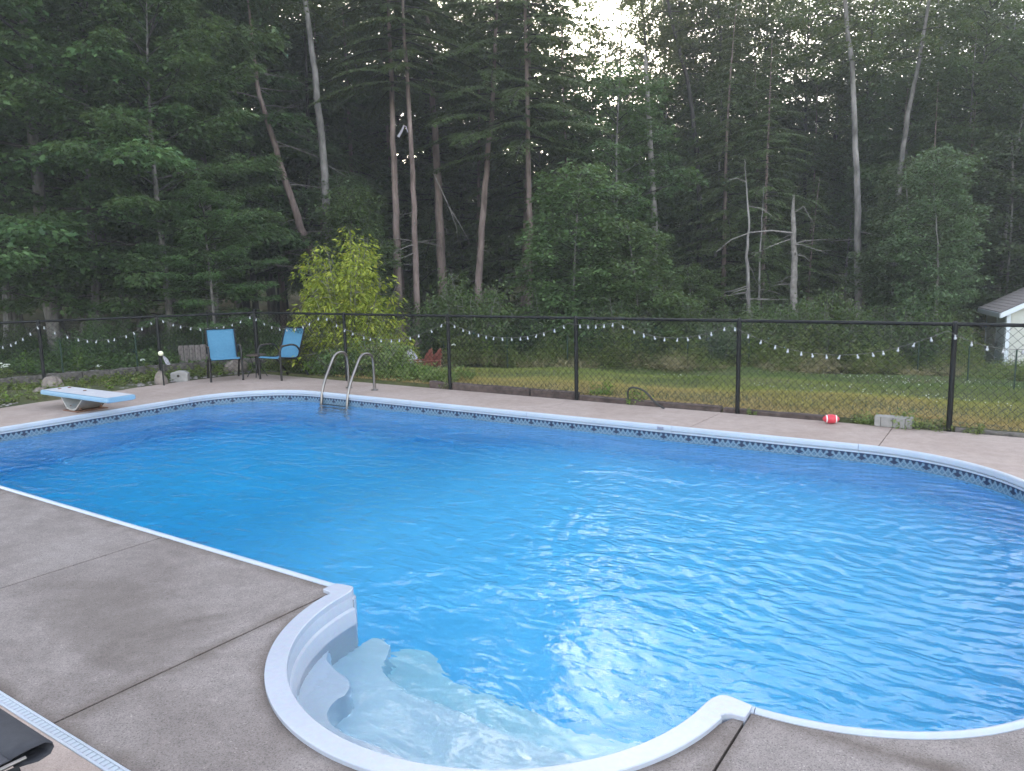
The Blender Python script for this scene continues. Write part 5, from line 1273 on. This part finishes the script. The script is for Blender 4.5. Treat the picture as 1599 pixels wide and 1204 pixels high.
# far wood: one mass of foliage nobody could count
def far_wood():
    rng = np.random.RandomState(5); n = 70000
    px = rng.uniform(-500, 2100, n); d = rng.uniform(52, 74, n)
    r0 = np.array([FWD + RGT*((x-PW/2)/FPX) for x in (0., 1599.)]); P = np.zeros((n, 3))
    for i in range(n):
        q = at(px[i], 450, d[i]); P[i, 0], P[i, 1] = q[0], q[1]; gz_ = ground_z(q[0], q[1])
        P[i, 2] = gz_ + 9.5*rng.beta(1.1, 1.5) if False else gz_ + 8.0*rng.uniform(0, 1)**1.15*(0.8+.3*math.sin(px[i]*.011)+.2*math.sin(px[i]*.037+1))
    D = rng.normal(0, 1, (n, 3)); N = rng.normal(0, .6, (n, 3)); N[:, 2] += 1
    L = rng.uniform(.25, .6, n); me = leaf_mesh('far_wood', P, D, N, L, L*.7, 'leaf', M['tall']); o = link('far_wood', me, None, smooth=False); tag(o, kind='stuff')
far_wood()

# ---------------------------------------------------------------- lawn, weeds, gravel
def lawn():
    m, nt, nd, lk, p = new_mat('lawn_blades'); pos = geo_pos(nd); g = nd.new('ShaderNodeNewGeometry')
    sp = nd.new('ShaderNodeSeparateXYZ'); lk.new(pos, sp.inputs[0])
    n1 = noise(nd, lk, .35, 4, .6, pos); n2 = noise(nd, lk, 1.6, 4, .6, pos)
    f = math_(nd, lk, 'ADD', math_(nd, lk, 'MULTIPLY', math_(nd, lk, 'SUBTRACT', sp.outputs[1], 6.9), .105), math_(nd, lk, 'MULTIPLY_ADD', n1.outputs['Fac'], .8, -.35))
    f = math_(nd, lk, 'ADD', f, math_(nd, lk, 'MULTIPLY_ADD', n2.outputs['Fac'], .3, -.13))
    r = ramp(nd, [(.12, (.40, .285, .11)), (.30, (.35, .29, .08)), (.46, (.24, .26, .055)), (.74, (.12, .17, .038)), (1, (.10, .155, .035))]); lk.new(f, r.inputs['Fac'])
    rr = ramp(nd, [(0, (.36, .36, .36)), (1, (.62, .62, .62))]); lk.new(g.outputs['Random Per Island'], rr.inputs['Fac'])
    lk.new(mixc(nd, lk, .9, r.outputs['Color'], rr.outputs['Color'], 'OVERLAY'), p.inputs['Base Color']); p.inputs['Roughness'].default_value = .7
    rng = np.random.RandomState(8); n = 170000
    x = rng.uniform(-7.5, 12.5, n); y = 6.94 + (rng.uniform(0, 1, n)**1.15)*9.6
    keep = (y < 16.2 - .10*(x-2)**2*(x < -2)*.2) ; x, y = x[keep], y[keep]; n = len(x)
    z = .03 - .072*(y-6.9) + np.where(y > 7.2, .035*np.sin(x*1.3+y*.7)+.03*np.sin(x*.5-y*1.9), 0) - .005
    P = np.stack([x, y, z], 1); D = np.stack([rng.normal(0, .55, n), rng.normal(0, .55, n), np.ones(n)], 1); N = rng.normal(0, 1, (n, 3))
    L = rng.uniform(.03, .075, n)*(1 + .35*np.sin(x*2.1)*np.sin(y*1.7)); me = leaf_mesh('lawn_grass', P, D, N, L, .009, 'needle', m)
    tag(link('lawn_grass', me, None, smooth=False), kind='stuff')
    n = 900; x = rng.uniform(-3, 11, n); y = rng.uniform(9.5, 15.8, n); cl = np.sin(x*1.1)+np.sin(y*1.3+x*.6); k = cl > .2; x, y = x[k], y[k]; n = len(x)
    z = .03 - .072*(y-6.9) + .06; P = np.stack([x, y, z], 1); vs = []; fs = []
    b = MB()
    for i in range(n):
        b.lathe([(.003, -.006), (.0085, 0), (.003, .007)], P[i], 5)
    tag(b.obj('clover_blossoms', M['petal'], smooth=False), kind='stuff')
lawn()
def weed_mass(name, pts, heights, mat, seed, L=(.07, .16), wr=.22, per=10):
    rng = np.random.RandomState(seed); P_, D_, N_, L_ = [], [], [], []
    for (x, y, z), h in zip(pts, heights):
        lean = rng.normal(0, .16, 2); t = rng.uniform(.05, 1, per); a = rng.uniform(0, 6.28, per)
        P_.append(np.stack([x + lean[0]*t*h, y + lean[1]*t*h, z + t*h], 1)); D_.append(np.stack([np.cos(a), np.sin(a), rng.uniform(-.3, 1.0, per)], 1))
        N_.append(np.stack([rng.normal(0, .5, per), rng.normal(0, .5, per), np.ones(per)], 1)); L_.append(rng.uniform(*L, per)*(1.15-.5*t))
    Lc = np.concatenate(L_); me = leaf_mesh(name, np.concatenate(P_), np.concatenate(D_), np.concatenate(N_), Lc, Lc*wr, 'leaf', mat)
    tag(link(name, me, None, smooth=False), kind='stuff')
def belt(n, x0, x1, d0, d1, h0, h1, seed, fn=None):
    rng = np.random.RandomState(seed); pts, hs_ = [], []
    for _ in range(n):
        px = rng.uniform(x0, x1); d = rng.uniform(d0, d1)
        if fn and rng.rand() > fn(px, d): continue
        q = ground_at(px, d); pts.append(q); hs_.append(rng.uniform(h0, h1)*(.7 + .3*math.sin(px*.021+d)+.2*math.sin(px*.06)))
    return pts, hs_
weed_mass('weeds', *belt(8600, 690, 1540, 17.9, 22.0, .4, 1.45, 81, lambda px, d: .15 + (d-17.9)/1.3 + .3*math.sin(px*.047)), M['weed'], 82)
weed_mass('tall_grass', *belt(6400, 690, 1540, 17.3, 20.4, .10, .5, 83, lambda px, d: (d-17.5)/1.8 + .35*math.sin(px*.031) + .25*math.sin(px*.083+2)), M['weed_dry'], 84, (.14, .28), .06, 8)
weed_mass('bright_weeds', *belt(420, 1100, 1200, 19.4, 21, .5, .95, 85), M['lush'], 86, (.09, .16), .35)
weed_mass('shed_weeds', *belt(900, 1510, 1660, 16.5, 20.8, .15, .42, 87), M['weed'], 88)
weed_mass('left_undergrowth', *belt(1300, -60, 480, 15.9, 18.8, .12, .5, 89), M['shrub'], 90, (.08, .16), .45)
def poly_pts(n, poly, seed, z=0.0):
    rng = np.random.RandomState(seed); xs = [p_[0] for p_ in poly]; ys = [p_[1] for p_ in poly]; out = []
    while len(out) < n:
        x, y = rng.uniform(min(xs), max(xs)), rng.uniform(min(ys), max(ys)); c = False; j = len(poly)-1
        for i in range(len(poly)):
            xi, yi = poly[i]; xj, yj = poly[j]
            if (yi > y) != (yj > y) and x < (xj-xi)*(y-yi)/(yj-yi)+xi: c = not c
            j = i
        if c: out.append((x, y, z))
    return out
BED = [(-9.75, -.5), (-9.70, 2.0), (-9.80, 3.2), (-9.88, 4.6), (-9.80, 5.8), (-9.62, 6.85), (-8.4, 7.5), (-10.7, 7.2), (-10.95, 6.38), (-11.17, 5.3), (-11.53, 4.42), (-11.97, 3.37), (-12.5, 2.0), (-13.3, .2)]
pts = poly_pts(760, BED, 91, .0)
weed_mass('bed_ground_cover', pts, [rnd.uniform(.05, .20) for _ in pts], M['weed'], 92, (.05, .10), .45, 16)
pts = [p_ for p_ in poly_pts(300, BED, 93, .0)]
weed_mass('bed_bright_cover', pts[:170], [rnd.uniform(.04, .14) for _ in pts[:170]], M['lush'], 94, (.04, .09), .5, 16)
rng_ = np.random.RandomState(95); b = MB()
for x, y, z in poly_pts(1700, BED, 96, .005):
    s_ = rng_.uniform(.018, .045); a = rng_.uniform(0, 6.28)
    b.lathe([(.3*s_, -.3*s_), (s_, 0), (.6*s_, .5*s_), (.1*s_, .62*s_)], (x, y, z), 6)
tag(b.obj('gravel', surf('gravel_stone', (.13, .115, .11), (.30, .27, .26), 9, .85, world_pos=True, bs=.3), smooth=False), kind='stuff')
strip = [(rnd.uniform(-9.4, -4.9), rnd.uniform(7.0, 8.3), .0) for _ in range(620)]
weed_mass('weeds_by_shrub', strip, [rnd.uniform(.06, .26) for _ in strip], M['weed'], 97, (.05, .11), .4, 14)

# weed tufts along the right fence
PR['tuft'] = []
for sd, mt in ((1, 'weed'), (2, 'lush')):
    rng = np.random.RandomState(100+sd); lv = Leaves(); sb = MB()
    for k in range(26):
        a = rng.uniform(0, 6.28); r_ = rng.uniform(0, .10); h = rng.uniform(.06, .24); c = np.array([r_*math.cos(a), r_*math.sin(a), 0])
        c2 = c + np.array([.08*math.cos(a), .08*math.sin(a), h]); sb.tube([c, c2], [.002, .001], 3, cap=False)
        for t in (.4, .7, 1.0): lv.spray(rng, c + (c2-c)*t, a, .045, 3, .06, .2, .3, .6)
    so_ = sb.obj('stems', M['stem']); PR['tuft'].append((None, so_.data, lv.mesh('foliage', 'leaf', .4, M[mt]), 0, .25)); bpy.data.objects.remove(so_)
for px, py, sc, k, lab in ((938, 617, 1.0, 1, 'green weed tuft in the gap of the edging, right of the middle post'), (995, 630, .95, 1, 'green weed tuft at the foot of the hose arch'),
                    (1405, 668, .9, 0, 'grassy weeds growing over the right end of the cement block'), (1430, 669, .8, 0, 'grassy weeds right of the cement block'), (1360, 662, .7, 0, 'weeds left of the cement block'),
                    (1465, 672, .7, 0, 'weeds at the foot of the rightmost post'), (1345, 660, .6, 0, 'small weeds between the football and the cement block'), (700, 606, .8, 0, 'weeds on the edging left of the post by the garden chairs'),
                    (1520, 676, .6, 0, 'small weeds at the deck edge right of the rightmost post'), (1175, 647, .4, 0, 'tiny weeds just right of the post behind the hose arch')):
    q = on(px, py); t = plant('weed_tuft', lab, 'weed', 'tuft', k, (q[0], max(q[1], 6.80), -.01), sc, 'weed tufts along the deck edge')
# flower plants and tall stalks in the left bed
def stalk(px, py, d, h, label, heads, seed, spike=False):
    q = at(px, py, d); t = thing('flower_plant' if not spike else 'tall_weed', label, 'plant', (q[0], q[1], ground_z(q[0], q[1])))
    rng = np.random.RandomState(seed); b = MB(); lv = Leaves(); hp = []
    for k in range(heads):
        a = rng.uniform(0, 6.28); r_ = rng.uniform(.0, .10) if heads > 1 else .02; hh = h*rng.uniform(.75, 1.0) if heads > 1 else h
        e = (r_*math.cos(a), r_*math.sin(a), hh); b.tube([(0, 0, -.03), (e[0]*.4, e[1]*.4, hh*.5), e], [.006, .005, .003], 4); hp.append(e)
        for z in np.linspace(.05, hh*(.98 if spike else .75), 16 if spike else 6): lv.spray(rng, (e[0]*z/hh, e[1]*z/hh, z), rng.uniform(0, 6.28), .05, 4, .10, .1, .3, .5, -.3)
    b.obj('stem', M['stem'], t); me = lv.mesh('leaves', 'leaf', .3, M['lush' if spike else 'weed']); o = bpy.data.objects.new('leaves', me); COL.objects.link(o); o.parent = t
    if not spike:
        for e in hp:
            b = MB(); s_ = rng.uniform(.018, .03) if heads > 1 else .042
            for k in range(14):
                u = rng.normal(0, 1, 3); u /= np.linalg.norm(u); u[2] = abs(u[2])*.8; c = np.array(e) + u*s_
                b.lathe([(.003, -.006), (s_*.38, 0), (.003, .008)], c, 5)
            b.obj('bloom', M['petal'], t)
stalk(225, 588, 15.2, .30, 'round greenish-white bloom left of the globe lamp', 1, 1)
stalk(156, 592, 15.0, .22, 'small white bloom above the diving board', 1, 2)
stalk(12, 600, 14.3, .42, 'plant with small white flowers at the left edge', 7, 3)
stalk(124, 590, 15.9, .50, 'tall leafy stalk behind the curb, right of the left fence post', 1, 4, True)
stalk(43, 595, 15.8, .46, 'tall leafy stalk behind the curb, left of the left fence post', 1, 5, True)
stalk(762, 575, 17.5, .62, 'tall leafy stalk in the yard right of the post by the garden chairs', 1, 6, True)
stalk(708, 575, 17.0, .55, 'single pale bloom in the yard beside the fence post', 1, 7)
# ---------------------------------------------------------------- faint haze, added mostly to imitate veiling lens glare
b = MB(); b.box((0, 24, 14), (312, 332, 46)); 
m, nt, nd, lk, p = new_mat('haze'); nd.remove(p)
pv = nd.new('ShaderNodeVolumePrincipled'); pv.inputs['Color'].default_value = (.95, .95, .97, 1); pv.inputs['Density'].default_value = .0021; pv.inputs['Anisotropy'].default_value = .3
lk.new(pv.outputs[0], nd['Material Output'].inputs['Volume'])
o = b.obj('haze', m, None, smooth=False); tag(o, kind='stuff')
